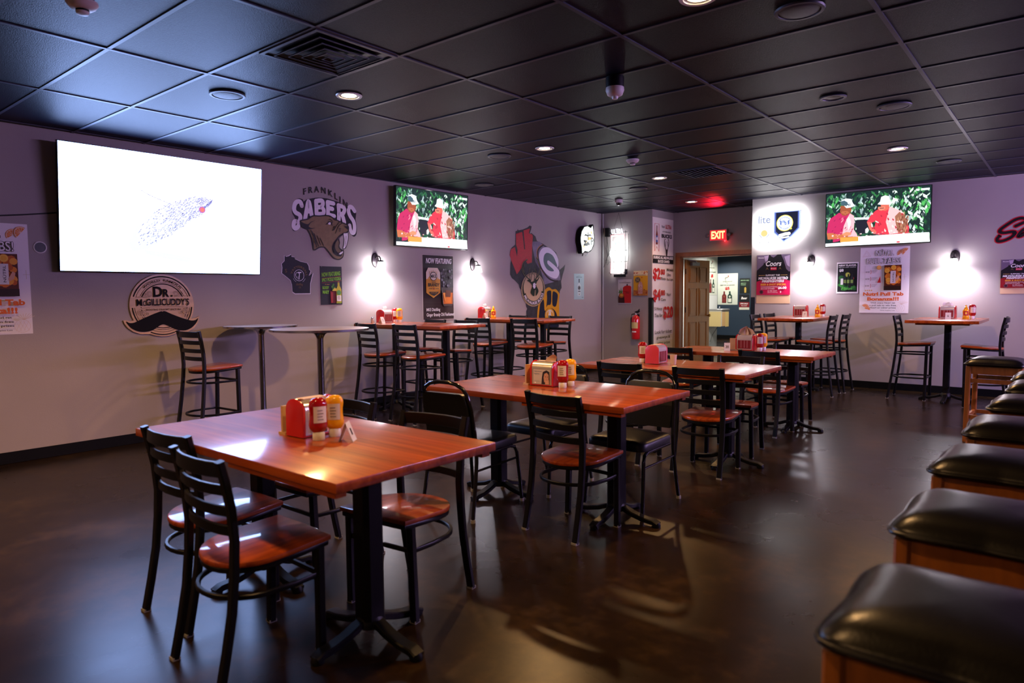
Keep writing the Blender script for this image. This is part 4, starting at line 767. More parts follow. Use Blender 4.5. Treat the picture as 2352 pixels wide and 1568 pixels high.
def make_bottle(name, label, cat, group, mat, inverted=True):
    t = thing(name, label, cat, (0, 0, 0), 0, group)
    if inverted:
        b = MB(); b.lathe([(.024, 0), (.026, .003), (.026, .030), (.022, .036), (0, .037)], M_plast, 22, sy=.85); b.build('cap', t)
        b = MB(); b.lathe([(.016, .032), (.028, .038), (.038, .052), (.041, .066), (.039, .082), (.0365, .10), (.0365, .125), (.0395, .145), (.0395, .158), (.034, .172), (.022, .181), (0, .184)], mat, 28, sy=.68); bd = b.build('body', t)
        z0, z1 = .078, .148
    else:
        b = MB(); b.lathe([(.034, 0), (.037, .006), (.036, .03), (.032, .05), (.034, .075), (.037, .095), (.032, .115), (.018, .132), (.016, .138), (0, .139)], mat, 28, sy=.7); bd = b.build('body', t)
        b = MB(); b.lathe([(.019, .136), (.019, .150), (.012, .154), (.009, .172), (.006, .176), (0, .176)], mat, 18); b.build('nozzle_cap', t)
        z0, z1 = .045, .10
    b = MB(); lm = M_lblw if inverted else K('#b8301e'); rings = []
    for k in range(9):
        a = -PI/2-.75+1.5*k/8; rings.append([(.0408*math.cos(a), .68*.0412*math.sin(a)-.0008, z) for z in (z0, z1)])
    b.shell(rings, lm, closed=False, caps=False); lo = b.build('label', bd, smooth=80)
    a = Art(.0291, .0002); a.w = .0293
    if inverted:
        for k in range(4): a.rect(-.014, z0+.012+k*.013, .012-.003*(k % 2), z0+.016+k*.013, K('#8d8580'))
    else: a.disc(0, .075, .012, K('#f0c040'), n=16); a.rect(-.012, .060, .012, .063, K('#f0e0c0'))
    a.build('label_print', bd, smooth=0)
    return t
def make_tent(label, num, group='table number tents'):
    t = thing('number_tent', label, 'table number', (0, 0, 0), 0, group); a = .032; h = .082; wv = .031
    b = MB()
    b.shell([[(-wv, -a, 0), (wv, -a, 0)], [(-wv, 0, h), (wv, 0, h)], [(-wv, a, 0), (wv, a, 0)], [(-wv, a-.0016, 0), (wv, a-.0016, 0)], [(-wv, 0, h-.003), (wv, 0, h-.003)], [(-wv, -a+.0016, 0), (wv, -a+.0016, 0)]], M_paper, closed=False, caps=False, loop=True)
    for x in (-wv, wv): pass
    b.build('card', t, smooth=0)
    q = Art(.0006, .0003); wd = .016*len(num); q.text(num, -wd/2, .028, wd, .030, M_ink, .01); o = q.build('number', t, smooth=0)
    o.data.transform(Matrix.Translation((0, -a, 0)) @ Matrix.Rotation(-math.atan2(a, h), 4, 'X'))
    return t
HB = lambda lb, x, y, z, r, **k: setattr_loc(make_holder(lb, **k), x, y, z, r)
def setattr_loc(o, x, y, z, r): o.location = (x, y, z); o.rotation_euler = (0, 0, math.radians(r)); return o
M_pinkpl = P('pink_red_plastic', (.62, .05, .085), .3)
HB('bright red napkin holder on the nearest table, behind the ketchup and mustard', 3.122, .055, ZT, 92, advert=1)
HB('red napkin holder on the second table showing a hygiene advert with a girl', 2.995, 1.985, ZT, 3, advert=1, napkin='curl')
HB('pinkish red napkin holder on the third table beside a tan cup', 2.905, 3.73, ZT, 93, red=M_pinkpl, face=M_clear)
HB('dark red napkin holder with tan napkins sticking up, on the farthest dining table', 3.04, 5.50, ZT, 2, face=M_clear, napkin='tan')
HB('red napkin holder with white tissue on the first left high table', -1.05, 3.98, ZH, 100, face=M_clear, napkin='white')
HB('red napkin holder on the second left high table below the second wall lamp', -1.02, 5.86, ZH, 98, advert=1, napkin='white')
HB('red napkin holder behind the tent card 7', 2.62, 8.78, ZR, 1, face=M_clear)
HB('red napkin holder with white napkin behind the tent card 6', 4.46, 8.80, ZR, -1, face=M_clear, napkin='white')
BT = lambda lb, x, y, z, r, kind, inv=True: setattr_loc(make_bottle('ketchup_bottle' if kind == 'k' else 'mustard_bottle', lb, 'ketchup bottle' if kind == 'k' else 'mustard bottle', 'ketchup bottles' if kind == 'k' else 'mustard bottles', M_ketch if kind == 'k' else M_must, inv), x, y, z, r)
BT('upside-down ketchup bottle on the nearest table', 3.255, -.005, ZT, 75, 'k')
BT('upside-down mustard bottle with white label on the nearest table', 3.245, .085, ZT, 45, 'm')
BT('upside-down ketchup bottle on the second table beside the advert holder', 3.155, 1.945, ZT, 25, 'k')
BT('mustard bottle behind the ketchup on the second table', 3.15, 2.045, ZT, 25, 'm')
BT('ketchup bottle left of the pinkish holder on the third table', 2.765, 3.735, ZT, 30, 'k')
BT('ketchup bottle beside the tan napkins on the farthest dining table', 3.19, 5.49, ZT, 25, 'k')
BT('mustard bottle mostly hidden behind the ketchup on the farthest dining table', 3.19, 5.60, ZT, 20, 'm')
BT('yellow mustard bottle behind the napkin holder on the first left high table', -.945, 4.135, ZH, 50, 'm')
BT('ketchup bottle almost hidden behind the napkin holder on the first left high table', -1.06, 4.16, ZH, 40, 'k')
BT('upright yellow mustard bottle beside the holder on the second left high table', -.90, 5.92, ZH, 40, 'm', False)
BT('upright yellow mustard bottle right of the tent card 7', 2.865, 8.74, ZR, 10, 'm', False)
BT('ketchup bottle behind the mustard on the tent card 7 table', 2.905, 8.85, ZR, 20, 'k')
BT('upright yellow mustard bottle right of the tent card 6', 4.665, 8.74, ZR, 10, 'm', False)
BT('ketchup bottle behind the mustard on the tent card 6 table', 4.725, 8.83, ZR, 20, 'k')
TT = lambda lb, n, x, y, z, r: setattr_loc(make_tent(lb, n), x, y, z, r)
TT('folded white tent card seen edge-on beside the mustard on the nearest table', '1', 3.365, .062, ZT, 128)
TT('folded white tent card reading 20', '20', 2.885, 5.37, ZT, 20)
TT('folded white tent card on the first left high table', '3', -.93, 3.83, ZH, 100)
TT('folded white tent card on the second left high table', '2', -.875, 5.70, ZH, 100)
TT('white tent card reading 7', '7', 2.73, 8.60, ZR, 5)
TT('white tent card reading 6', '6', 4.49, 8.60, ZR, 5)
# cups, shaker, card stands
t = thing('paper_cup', 'small tan cup on the third table, right of the pinkish holder', 'cup', (3.075, 3.715, ZT))
b = MB(); b.lathe([(.022, 0), (.030, .085), (.0275, .085), (.020, .006), (0, .006)], M_napkin, 24); b.build('body', t)
def shaker(lb, x, y, z):
    t = thing('salt_shaker', lb, 'salt shaker', (x, y, z))
    b = MB(); b.lathe([(.020, 0), (.022, .004), (.020, .055), (.017, .062), (0, .062)], M_clear, 14); b.build('glass_body', t)
    b = MB(); b.lathe([(.018, .058), (.018, .072), (.010, .078), (0, .078)], M_chrome, 14); b.build('lid', t)
    b = MB(); b.lathe([(.017, .004), (.016, .035), (0, .035)], P('salt', (.75, .74, .72), .8), 12); b.build('salt', t)
shaker('glass salt shaker left of the holder on the first left high table', -1.10, 3.82, ZH)
def block(lb, x, y, z, r, h=.12):
    t = thing('card_stand', lb, 'card stand', (x, y, z), math.radians(r), 'wooden card stands')
    b = MB(); b.box((0, 0, .006), (.07, .05, .012), M_card); b.build('foot', t)
    b = MB(); b.box((0, 0, h/2+.01), (.066, .012, h-.002), M_card); b.build('card', t)
block('brown card stand behind the red holder on the nearest table', 3.025, -.005, ZT, 92)
block('tan card stand at the left end of the advert holder on the second table', 2.868, 1.955, ZT, 80, .13)
block('tan card stand between the tent card 20 and the dark holder', 2.925, 5.43, ZT, 20, .12)

# ------------------------------------------------------------------ wall lamps
M_bronze = P('dark_bronze', (.022, .016, .018), .35, metal=.4)
def make_sconce(lb, place):
    t = thing('wall_lamp', lb, 'wall lamp', place['loc'], place['rotz'], 'wall lamps')
    b = MB(); b.lathe([(.052, 0), (.052, .006), (.046, .014), (.020, .020), (0, .021)], M_bronze, 32, axis=1); o = b.build('back_plate', t); o.data.transform(Matrix.Diagonal((1.1, 1, 1.8, 1)))
    b = MB(); b.tube([(0, -.015, .02), (0, -.05, .045), (0, -.085, .045), (0, -.108, .02), (0, -.115, -.015)], .008, M_bronze, 10); b.build('arm', t)
    b = MB(); b.lathe([(.0, -.004), (.030, -.008), (.040, -.020), (.040, -.028)], M_bronze, 24, c=(0, -.115, 0)); b.build('socket_cap', t)
    b = MB(); b.lathe([(.034, -.026), (.040, -.05), (.050, -.09), (.058, -.115)], E((.95, .91, 1), 85), 28, c=(0, -.115, 0), caps=False); sh = b.build('lamp_shade', t, smooth=60)
    l = bpy.data.lights.new('bulb', 'SPOT'); l.energy = SCONCE_W*PI*4; l.color = SCONCE_COL; l.spot_size = math.radians(178); l.spot_blend = 1; l.shadow_soft_size = .04
    lo = bpy.data.objects.new('bulb', l); C.objects.link(lo); lo.parent = t; lo.location = (0, -.115, -.125)
make_sconce('wall lamp between the pickle poster and the left wall television', on_left(3.99, 1.872))
make_sconce('wall lamp between the brandy poster and the state shaped team decal', on_left(5.80, 1.865))
make_sconce('wall lamp right of the crimson firefighter poster', on_right(2.60, 1.895))
make_sconce('wall lamp between the pull tab poster and the red script lettering', on_right(4.46, 1.875))

def poster(name, label, cat, place, fn, group=None, t=.0025, **k):
    a = Art(t); fn(a, **k); o = a.build(name, None, smooth=0, **place); return tag(o, label, cat, group)
W_, B_ = K('#f2eeee'), K('#15151a')
# pull tab banner (used twice)
def orange_slice(a, x, y, r, rot):
    ca, sa = math.cos(rot), math.sin(rot)
    for rr_, m in ((r, K('#e08a3c')), (r*.9, K('#f2d9c0')), (r*.8, K('#e8873a'))):
        a.flat([(x+rr_*(math.cos(th)*ca-math.sin(th)*sa), y+rr_*(math.cos(th)*sa+math.sin(th)*ca)) for th in [PI*k/12 for k in range(13)]], m)
    for k in range(1, 6):
        th = rot+PI*k/6; a.stroke([(x, y), (x+r*.8*math.cos(th), y+r*.8*math.sin(th))], r*.05, K('#f2d9c0'))
def pull_tabs(a, w=.635, h=.945):
    rnd = random.Random(5); a.sheet(-w/2, 0, w/2, h, K('#f0eaee'))
    X = lambda u: (u-.5)*w
    Y = lambda v: v*h
    O_ = K('#e0661c')
    a.stroke([(X(.05), Y(.86)), (X(.13), Y(.955)), (X(.22), Y(.87))], .004, K('#c9a49c'), loop=True); a.stroke([(X(.08), Y(.87)), (X(.13), Y(.93)), (X(.18), Y(.875))], .003, K('#c9a49c'), loop=True)
    orange_slice(a, X(.83), Y(.895), w*.085, .55); orange_slice(a, X(.92), Y(.92), w*.085, .9)
    for s_, y, x0, x1 in (('NÜTRL', .865, .32, .69), ('PULL TABS!', .745, .14, .83)):
        a.text(s_, X(x0), Y(y), (x1-x0)*w, h*.095 if 'P' in s_ else h*.105, K('#3a3033'), .055); a.text(s_, X(x0)+w*.006, Y(y)+w*.006, (x1-x0)*w-w*.012, (h*.095 if 'P' in s_ else h*.105)-w*.012, K('#ece6ea'), .012)
    # prize list
    a.stroke([(X(.11), Y(.32)), (X(.11), Y(.72)), (X(.44), Y(.72)), (X(.44), Y(.32))], .002, K('#8a8086'), loop=True)
    for k in range(3):
        yy = .625-.105*k; a.text('$100', X(.125), Y(yy-.012), w*.08, h*.022, K('#5a4a48'), .01); a.text('}', X(.225), Y(yy-.03), w*.022, h*.06, K('#b03a24'), .02)
        for q in range(3): a.rect(X(.26), Y(yy+.018-.016*q), X(.37-.02*q), Y(yy+.022-.016*q), K('#8d8388'))
    a.disc(X(.40), Y(.69), w*.05, K('#e39a3c')); a.disc(X(.40), Y(.69), w*.04, K('#f0b860')); a.flat([(X(.37), Y(.46)), (X(.43), Y(.56)), (X(.445), Y(.46))], K('#c22a2a'))
    for q in range(4): a.disc(X(.14+.04*q), Y(.345), w*.014, K('#e6b04a'))
    # photo of oranges
    a.rect(X(.51), Y(.345), X(.855), Y(.725), K('#5a2408'))
    a.fill(X(.51), Y(.42), X(.855), Y(.725), [K('#d9741a'), K('#e58a24'), K('#c45f12'), K('#efa53a')], 34, w*.035, w*.062, rnd)
    for (u, v) in ((.57, .64), (.70, .685), (.60, .50)):
        a.disc(X(u), Y(v), w*.055, K('#e6921e')); a.disc(X(u), Y(v), w*.046, K('#f7cf5a')); a.disc(X(u), Y(v), w*.036, K('#f2b232'))
    a.rect(X(.51), Y(.345), X(.855), Y(.41), K('#2a1206'))
    a.rect(X(.64), Y(.45), X(.745), Y(.635), K('#e6e2dc')); a.text('NÜTRL', 0, 0, 1, 1, K('#3a3a3a'), .01, 0, lambda p, q: (X(.715)-q*w*.04, Y(.47)+p*h*.15))
    a.flat([(X(.735), Y(.50)), (X(.79), Y(.57)), (X(.82), Y(.55)), (X(.80), Y(.50)), (X(.745), Y(.475))], K('#e0a886'))
    for s_, y, x0, x1 in (('Nutrl Pull Tab', .262, .09, .91), ('Bonanza!!!', .188, .18, .82)): a.text(s_, X(x0), Y(y), (x1-x0)*w, h*.055, O_, .045)
    for s_, y, x0, x1 in (('With every Nutrl get', .138, .25, .75), ('a pull tab to win free', .100, .23, .77), ('Nutrl or other prizes', .064, .24, .77)): a.text(s_, X(x0), Y(y), (x1-x0)*w, h*.026, K('#2c2428'), .02)
    a.text('While Supplies Last', X(.45), Y(.030), w*.30, h*.015, K('#2c2428'), .01)
    orange_slice(a, X(.14), Y(.085), w*.08, -.6); orange_slice(a, X(.19), Y(.055), w*.06, -.3)
    g_ = K('#d8bfae'); cx, cy = X(.86), Y(.075)
    a.ring(cx, cy, w*.09, .002, g_, ry=h*.058)
    for q in (-.5, 0, .5): a.stroke([(cx+w*.085*q-.02, cy-h*.045), (cx+w*.085*q+.02, cy+h*.045)], .0015, g_); a.stroke([(cx+w*.085*q+.02, cy-h*.045), (cx+w*.085*q-.02, cy+h*.045)], .0015, g_)
    for q in range(7): th = PI*(.2+.1*q); a.stroke([(cx+.01, cy+h*.055), (cx+.03+w*.12*math.cos(th), cy+h*.055+h*.06*math.sin(th))], .003, g_)
    a.stroke([(X(.93), Y(.50)), (X(.93), Y(.58))], .003, K('#cdbf9c')); a.stroke([(X(.89), Y(.54)), (X(.97), Y(.54))], .002, K('#cdbf9c'))
poster('wall_poster', 'white pull tab poster with orange lettering under the right wall television', 'poster', on_right(3.603, 1.105), pull_tabs, 'pull tab posters')
poster('wall_poster', 'white pull tab poster cut by the left edge of the view, beside the big television', 'poster', on_left(-.087, 1.112), pull_tabs, 'pull tab posters')
# crimson beer poster
def beer_poster(a, w=.525, h=.77, red='#c21048'):
    X = lambda u: (u-.5)*w
    Y = lambda v: v*h
    a.sheet(-w/2, 0, w/2, h, K('#d8b48e')); a.rect(-w/2, h*.175, w/2, h, K(red)); a.rect(-w/2, h*.60, w/2, h, K('#141016'))
    for p in (((.0, 1), (.28, 1), (.20, .80), (.0, .68)), ((.40, 1), (.62, 1), (.50, .94), (.42, .97)), ((.72, 1), (1, 1), (1, .62), (.88, .70), (.80, .88)), ((.2, .98), (.36, 1), (.28, .82), (.22, .84))):
        a.flat([(X(u), Y(v)) for u, v in p], K('#6a5a72'))
    for p in (((.22, .97), (.36, .99), (.33, .88), (.26, .86)), ((.82, .95), (.98, .98), (.98, .74), (.9, .78))): a.flat([(X(u), Y(v)) for u, v in p], K('#b09ab8'))
    a.flat([(X(0), Y(.60)), (X(0), Y(.655)), (X(.12), Y(.63)), (X(.5), Y(.615)), (X(.9), Y(.63)), (X(1), Y(.655)), (X(1), Y(.46)), (X(.85), Y(.5)), (X(.15), Y(.48)), (X(0), Y(.45))], K('#141016'))
    a.flat([(X(0), Y(.175)), (X(0), Y(.44)), (X(.1), Y(.475)), (X(.5), Y(.46)), (X(.92), Y(.48)), (X(1), Y(.44)), (X(1), Y(.175))], K(red))
    a.text('Coors', X(.28), Y(.765), w*.46, h*.105, W_, .02, .25); a.rect(X(.42), Y(.685), X(.60), Y(.745), K('#d01840')); a.text('Banquet', X(.43), Y(.70), w*.16, h*.03, W_, .01, .2)
    for u in (.27, .65): a.flat([(X(u), Y(.69)), (X(u+.05), Y(.75)), (X(u+.10), Y(.69)), (X(u+.05), Y(.71))], K('#6a5436'))
    a.text('Milwaukee', X(.05), Y(.93), w*.17, h*.025, W_, .01)
    a.rect(X(.07), Y(.575), X(.26), Y(.583), K('#d8b060')); a.rect(X(.72), Y(.575), X(.92), Y(.583), K('#d8b060'))
    a.text('SUPPORT THE', X(.28), Y(.562), w*.42, h*.033, W_, .03)
    a.text('MILWAUKEE METRO', X(.06), Y(.49), w*.88, h*.055, W_, .05, .15); a.text('FIREFIGHTERS', X(.17), Y(.432), w*.66, h*.05, W_, .05, .15)
    a.text('BEER & SHOT SPECIAL', X(.13), Y(.368), w*.76, h*.042, K('#e8a83c'), .04, .15)
    a.text('COORS BANQUET BOTTLE', X(.14), Y(.325), w*.50, h*.024, W_, .01); a.text('AND A SHOT OF WHISKEY', X(.14), Y(.290), w*.42, h*.022, W_, .01); a.text('$6.00', X(.655), Y(.287), w*.25, h*.06, W_, .04)
    a.text('$1 PER SHOT', X(.35), Y(.243), w*.28, h*.024, W_, .01); a.text('DONATED TO FIREFIGHTERS', X(.35), Y(.215), w*.30, h*.016, W_, 0)
    a.disc(X(.16), Y(.235), w*.062, K('#3a0a1c')); a.ring(X(.16), Y(.235), w*.05, .004, K('#8a5a68')); a.text('8', X(.72), Y(.215), w*.035, h*.04, W_, .01)
poster('wall_poster', 'black and crimson firefighter fundraiser poster below the white glowing signs', 'poster', on_right(2.03, 1.24), beer_poster, 'firefighter posters')
poster('wall_poster', 'smaller dark red firefighter poster cut by the right edge of the view', 'poster', on_right(5.16, 1.37), beer_poster, 'firefighter posters', w=.375, h=.445, red='#8c0f1c')
def green_poster(a, w=.295, h=.46):
    rnd = random.Random(2); X = lambda u: (u-.5)*w
    Y = lambda v: v*h
    a.sheet(-w/2, 0, w/2, h, W_); a.rect(X(.04), Y(.05), X(.96), Y(.96), K('#15181a'))
    a.fill(X(.05), Y(.08), X(.95), Y(.62), [K('#1c5a24'), K('#2f7a2c'), K('#174018'), K('#0e2a12')], 26, w*.06, w*.13, rnd)
    a.text('NEW FLAVOR', X(.09), Y(.875), w*.82, h*.055, W_, .05); a.text('MELON LIME VODKA', X(.09), Y(.825), w*.8, h*.032, K('#c8c8c8'), .02); a.text('$8', X(.12), Y(.69), w*.2, h*.10, W_, .05)
    a.disc(X(.52), Y(.60), w*.12, K('#a8b840')); a.disc(X(.52), Y(.60), w*.09, K('#c8d060')); a.disc(X(.74), Y(.48), w*.08, K('#b84830'))
    for u, m in ((.38, '#20242a'), (.55, '#1a2e1c'), (.72, '#20242a')): a.flat([(X(u-.07), Y(.28)), (X(u-.07), Y(.50)), (X(u-.03), Y(.56)), (X(u-.03), Y(.62)), (X(u+.03), Y(.62)), (X(u+.03), Y(.56)), (X(u+.07), Y(.50)), (X(u+.07), Y(.28))], K(m)); a.rect(X(u-.06), Y(.33), X(u+.06), Y(.44), K('#7a9a48'))
    a.rect(X(.20), Y(.28), X(.32), Y(.48), K('#d8d8d4')); a.text('Melon', X(.24), Y(.115), w*.5, h*.09, K('#5ab84a'), .02, .3)
poster('wall_poster', 'small green and black drink poster left of the white pull tab poster', 'poster', on_right(3.115, 1.39), green_poster)
def pickle(a, w=.308, h=.462):
    X = lambda u: (u-.5)*w
    Y = lambda v: v*h
    a.sheet(-w/2, 0, w/2, h, K('#171a26')); g_ = K('#7cc02a'); r_ = K('#b8202c')
    sl = lambda x0, y0, wd, ht, k=.10: (lambda p, q: (X(x0)+p*wd*w, Y(y0)+q*ht*h+p*k*h*.5))
    a.text('NOW FEATURING', 0, 0, 1, 1, g_, .04, 0, sl(.07, .72, .86, .115)); a.text('SPICY PICKLE VODKA', 0, 0, 1, 1, g_, .04, 0, sl(.07, .595, .88, .095))
    a.stroke([(X(.06), Y(.685)), (X(.97), Y(.745))], .003, r_); a.stroke([(X(.06), Y(.565)), (X(.97), Y(.63))], .003, r_)
    a.text('in your', X(.20), Y(.51), w*.22, h*.035, K('#d8a040'), .01, .2); a.text('BLOODY', X(.08), Y(.405), w*.30, h*.08, g_, .05); a.text('MARY', X(.08), Y(.285), w*.30, h*.09, g_, .05)
    a.flat([(X(.44), Y(.04)), (X(.42), Y(.36)), (X(.70), Y(.36)), (X(.68), Y(.04))], K('#6a1018')); a.flat([(X(.46), Y(.05)), (X(.45), Y(.33)), (X(.55), Y(.33)), (X(.54), Y(.05))], K('#9a1c22'))
    for u, v in ((.53, .47), (.58, .52), (.63, .44), (.56, .40)): a.disc(X(u), Y(v), w*.055, K('#3f7a22'), n=7)
    a.flat([(X(.50), Y(.36)), (X(.62), Y(.44)), (X(.72), Y(.42)), (X(.70), Y(.36))], K('#d8b83c'))
    a.flat([(X(.70), Y(.03)), (X(.70), Y(.40)), (X(.77), Y(.50)), (X(.77), Y(.60)), (X(.86), Y(.60)), (X(.86), Y(.50)), (X(.94), Y(.40)), (X(.94), Y(.03))], K('#b8a81c'))
    a.rect(X(.77), Y(.57), X(.86), Y(.61), K('#8a6a3a')); a.disc(X(.82), Y(.315), w*.10, K('#4f8a3a')); a.rect(X(.715), Y(.09), X(.925), Y(.24), K('#e0dcd0')); a.text('DILL', X(.76), Y(.185), w*.12, h*.03, K('#a03028'), .02); a.text('VODKA', X(.76), Y(.135), w*.12, h*.03, K('#a03028'), .02)
    a.rect(X(.715), Y(.035), X(.925), Y(.06), K('#7a9a28'))
    for u in (.03, .97): a.disc(X(u), Y(.985), .004, K('#9a9aa0'), n=8)
poster('wall_poster', 'dark poster with green lettering about pickle vodka beside the first wall lamp', 'poster', on_left(3.318, 1.312), pickle)
def brandy(a, w=.605, h=.915):
    rnd = random.Random(9); X = lambda u: (u-.5)*w
    Y = lambda v: v*h
    a.sheet(-w/2, 0, w/2, h, K('#b9aca8')); a.rect(X(.015), Y(.012), X(.985), Y(.99), K('#241a1c'))
    a.rect(X(.015), Y(.012), X(.985), Y(.34), K('#33231e'))
    for k in range(5): a.rect(X(.015), Y(.05+.055*k), X(.985), Y(.058+.055*k), K('#3d2b24'))
    a.fill(X(.56), Y(.5), X(.97), Y(.80), [K('#5a5058'), K('#6f6a74'), K('#443a44'), K('#8a8690')], 34, w*.014, w*.035, rnd)
    for k in range(3): a.rect(X(.56+.14*k), Y(.50), X(.565+.14*k), Y(.72), K('#4a4048'))
    a.text('NOW FEATURING', X(.10), Y(.865), w*.82, h*.082, W_, .03, .2)
    bot = [(.10, .42), (.10, .73), (.17, .80), (.46, .80), (.54, .73), (.54, .42), (.32, .34)]
    a.flat([(X(u), Y(v)) for u, v in bot], K('#d8962c')); a.flat([(X(.10), Y(.625)), (X(.10), Y(.73)), (X(.17), Y(.80)), (X(.46), Y(.80)), (X(.54), Y(.73)), (X(.54), Y(.625))], K('#e8dcc4'))
    a.flat([(X(.12), Y(.625)), (X(.30), Y(.72)), (X(.52), Y(.625))], K('#e0b468'))
    for k in range(5): a.rect(X(.20+.055*k), Y(.70), X(.215+.055*k), Y(.765-.01*abs(k-2)), K('#c89a50'))
    a.disc(X(.32), Y(.67), w*.115, K('#241e1c'), ry=h*.068); a.disc(X(.32), Y(.67), w*.098, K('#e8dcc4'), ry=h*.057); a.text('MKE', X(.235), Y(.645), w*.17, h*.052, K('#241e1c'), .03)
    a.text('GINGER', X(.26), Y(.572), w*.13, h*.022, K('#3a2a18'), .01); a.text('BRANDY', X(.15), Y(.515), w*.36, h*.052, K('#241c14'), .03)
    for u in (.17, .37): a.rect(X(u), Y(.478), X(u+.11), Y(.487), K('#6a4a18'))
    a.disc(X(.32), Y(.482), w*.022, K('#8a2a1c'), n=8); a.flat([(X(.17), Y(.435)), (X(.47), Y(.435)), (X(.44), Y(.405)), (X(.32), Y(.37)), (X(.20), Y(.405))], K('#241c14')); a.text('DISTILLED', X(.22), Y(.41), w*.2, h*.014, K('#d8962c'))
    a.flat([(X(.60), Y(.24)), (X(.57), Y(.50)), (X(.94), Y(.50)), (X(.92), Y(.24)), (X(.88), Y(.21)), (X(.64), Y(.21))], K('#4a3c38')); a.flat([(X(.62), Y(.245)), (X(.60), Y(.42)), (X(.92), Y(.42)), (X(.91), Y(.245))], K('#c8661c'))
    a.flat([(X(.66), Y(.26)), (X(.65), Y(.34)), (X(.86), Y(.36)), (X(.87), Y(.26))], K('#e07a1e')); a.flat([(X(.68), Y(.36)), (X(.70), Y(.46)), (X(.86), Y(.45)), (X(.84), Y(.35))], K('#6a3a22')); a.flat([(X(.60), Y(.42)), (X(.66), Y(.42)), (X(.68), Y(.30)), (X(.66), Y(.29))], K('#f0a040'))
    a.stroke([(X(.60), Y(.24)), (X(.57), Y(.50))], .004, K('#a89890')); a.stroke([(X(.92), Y(.24)), (X(.94), Y(.50))], .004, K('#a89890'))
    a.text('MKE Distilling', X(.07), Y(.125), w*.43, h*.062, W_, .015); a.text('Ginger Brandy Old Fashioned', X(.07), Y(.045), w*.88, h*.065, W_, .015)
poster('wall_poster', 'tall brown poster with a gold bottle label reading brandy under the left wall television', 'poster', on_left(5.098, 1.066), brandy)
def pale_poster(a, w=.312, h=.46):
    X = lambda u: (u-.5)*w
    Y = lambda v: v*h
    a.sheet(-w/2, 0, w/2, h, K('#a8c8c8')); a.text('try our', X(.38), Y(.90), w*.24, h*.03, B_); a.text('SIMPLE OAK', X(.2), Y(.85), w*.6, h*.035, K('#3a5a5a'), .01)
    a.rect(X(.46), Y(.65), X(.54), Y(.80), B_); a.flat([(X(.46), Y(.65)), (X(.54), Y(.65)), (X(.66), Y(.57)), (X(.66), Y(.14)), (X(.34), Y(.14)), (X(.34), Y(.57))], K('#c4d8d4'))
    a.disc(X(.5), Y(.45), w*.125, B_, ry=h*.08); a.ring(X(.5), Y(.45), w*.075, .004, K('#c4d8d4'), ry=h*.05); a.rect(X(.38), Y(.30), X(.62), Y(.33), B_); a.disc(X(.5), Y(.20), w*.04, K('#8a7a5a')); a.text('1.8', X(.74), Y(.06), w*.14, h*.04, B_, .01)
poster('wall_poster', 'small pale green bottle poster below the lit speech bubble sign', 'poster', on_left(8.557, 1.318), pale_poster)
def cocktail(a, w=.285, h=.445):
    X = lambda u: (u-.5)*w
    Y = lambda v: v*h
    a.sheet(-w/2, 0, w/2, h, K('#cfc8cc')); a.text('try our', X(.40), Y(.91), w*.2, h*.03, B_); a.text('CUTWATER MARYS', X(.10), Y(.845), w*.82, h*.038, K('#4a4448'), .01)
    a.flat([(X(.36), Y(.03)), (X(.36), Y(.66)), (X(.46), Y(.72)), (X(.62), Y(.75)), (X(.86), Y(.74)), (X(.97), Y(.70)), (X(.97), Y(.03))], K('#c41218')); a.rect(X(.63), Y(.74), X(.72), Y(.81), B_)
    a.text('ZING', X(.55), Y(.42), w*.26, h*.07, K('#8a0a10'), .02)
    a.flat([(X(.02), Y(.03)), (X(.02), Y(.32)), (X(.46), Y(.32)), (X(.50), Y(.03))], K('#3a0c0a')); a.disc(X(.26), Y(.34), w*.20, K('#a8541c'), ry=h*.10); a.disc(X(.28), Y(.36), w*.12, K('#d8923a'), ry=h*.06)
    for p in (((.12, .42), (.06, .60), (.2, .5)), ((.2, .42), (.22, .68), (.3, .46)), ((.25, .45), (.38, .60), (.3, .42)), ((.15, .45), (.02, .50), (.14, .40))): a.flat([(X(u), Y(v)) for u, v in p], K('#4a7a2c'))
poster('wall_poster', 'poster with a red drink jar on the wall left of the yellow poster', 'poster', on_back(-.648, 1.23), cocktail)
def yellow_p(a, w=.285, h=.445):
    rnd = random.Random(4); X = lambda u: (u-.5)*w
    Y = lambda v: v*h
    a.sheet(-w/2, 0, w/2, h, K('#dca018')); a.rect(-w/2, h*.80, w/2, h, K('#e0c8a0'))
    a.fill(-w/2, h*.86, w/2, h, [K('#c8402a'), K('#d88a3a'), K('#a82a20')], 14, w*.02, w*.045, rnd); a.text('PUMPKIN DRINKS', X(.1), Y(.81), w*.8, h*.03, K('#6a4a2a'), .01)
    a.disc(X(.30), Y(.635), w*.19, K('#4a3424'), ry=h*.115); a.ring(X(.30), Y(.635), w*.165, .004, K('#c8a870'), ry=h*.10); a.text('jack', X(.18), Y(.64), w*.24, h*.05, K('#d8c8a0'), .02, .2); a.text('pine', X(.20), Y(.575), w*.2, h*.05, K('#d8c8a0'), .02, .2)
    a.disc(X(.60), Y(.73), w*.04, K('#c02820'), n=8)
    a.rect(-w/2, 0, w/2, h*.22, K('#b8702a')); a.fill(-w/2, 0, w/2, h*.26, [K('#a84a20'), K('#c87a30'), K('#8a3418')], 26, w*.03, w*.06, rnd)
    a.flat([(X(.36), Y(.07)), (X(.34), Y(.40)), (X(.44), Y(.56)), (X(.58), Y(.56)), (X(.68), Y(.40)), (X(.66), Y(.07))], K('#c89088')); a.fill(X(.36), Y(.1), X(.66), Y(.46), [K('#d8b0a8'), K('#b87a70')], 16, w*.03, w*.05, rnd); a.stroke([(X(.5), Y(.5)), (X(.47), Y(.68))], .006, K('#8a4a3a'))
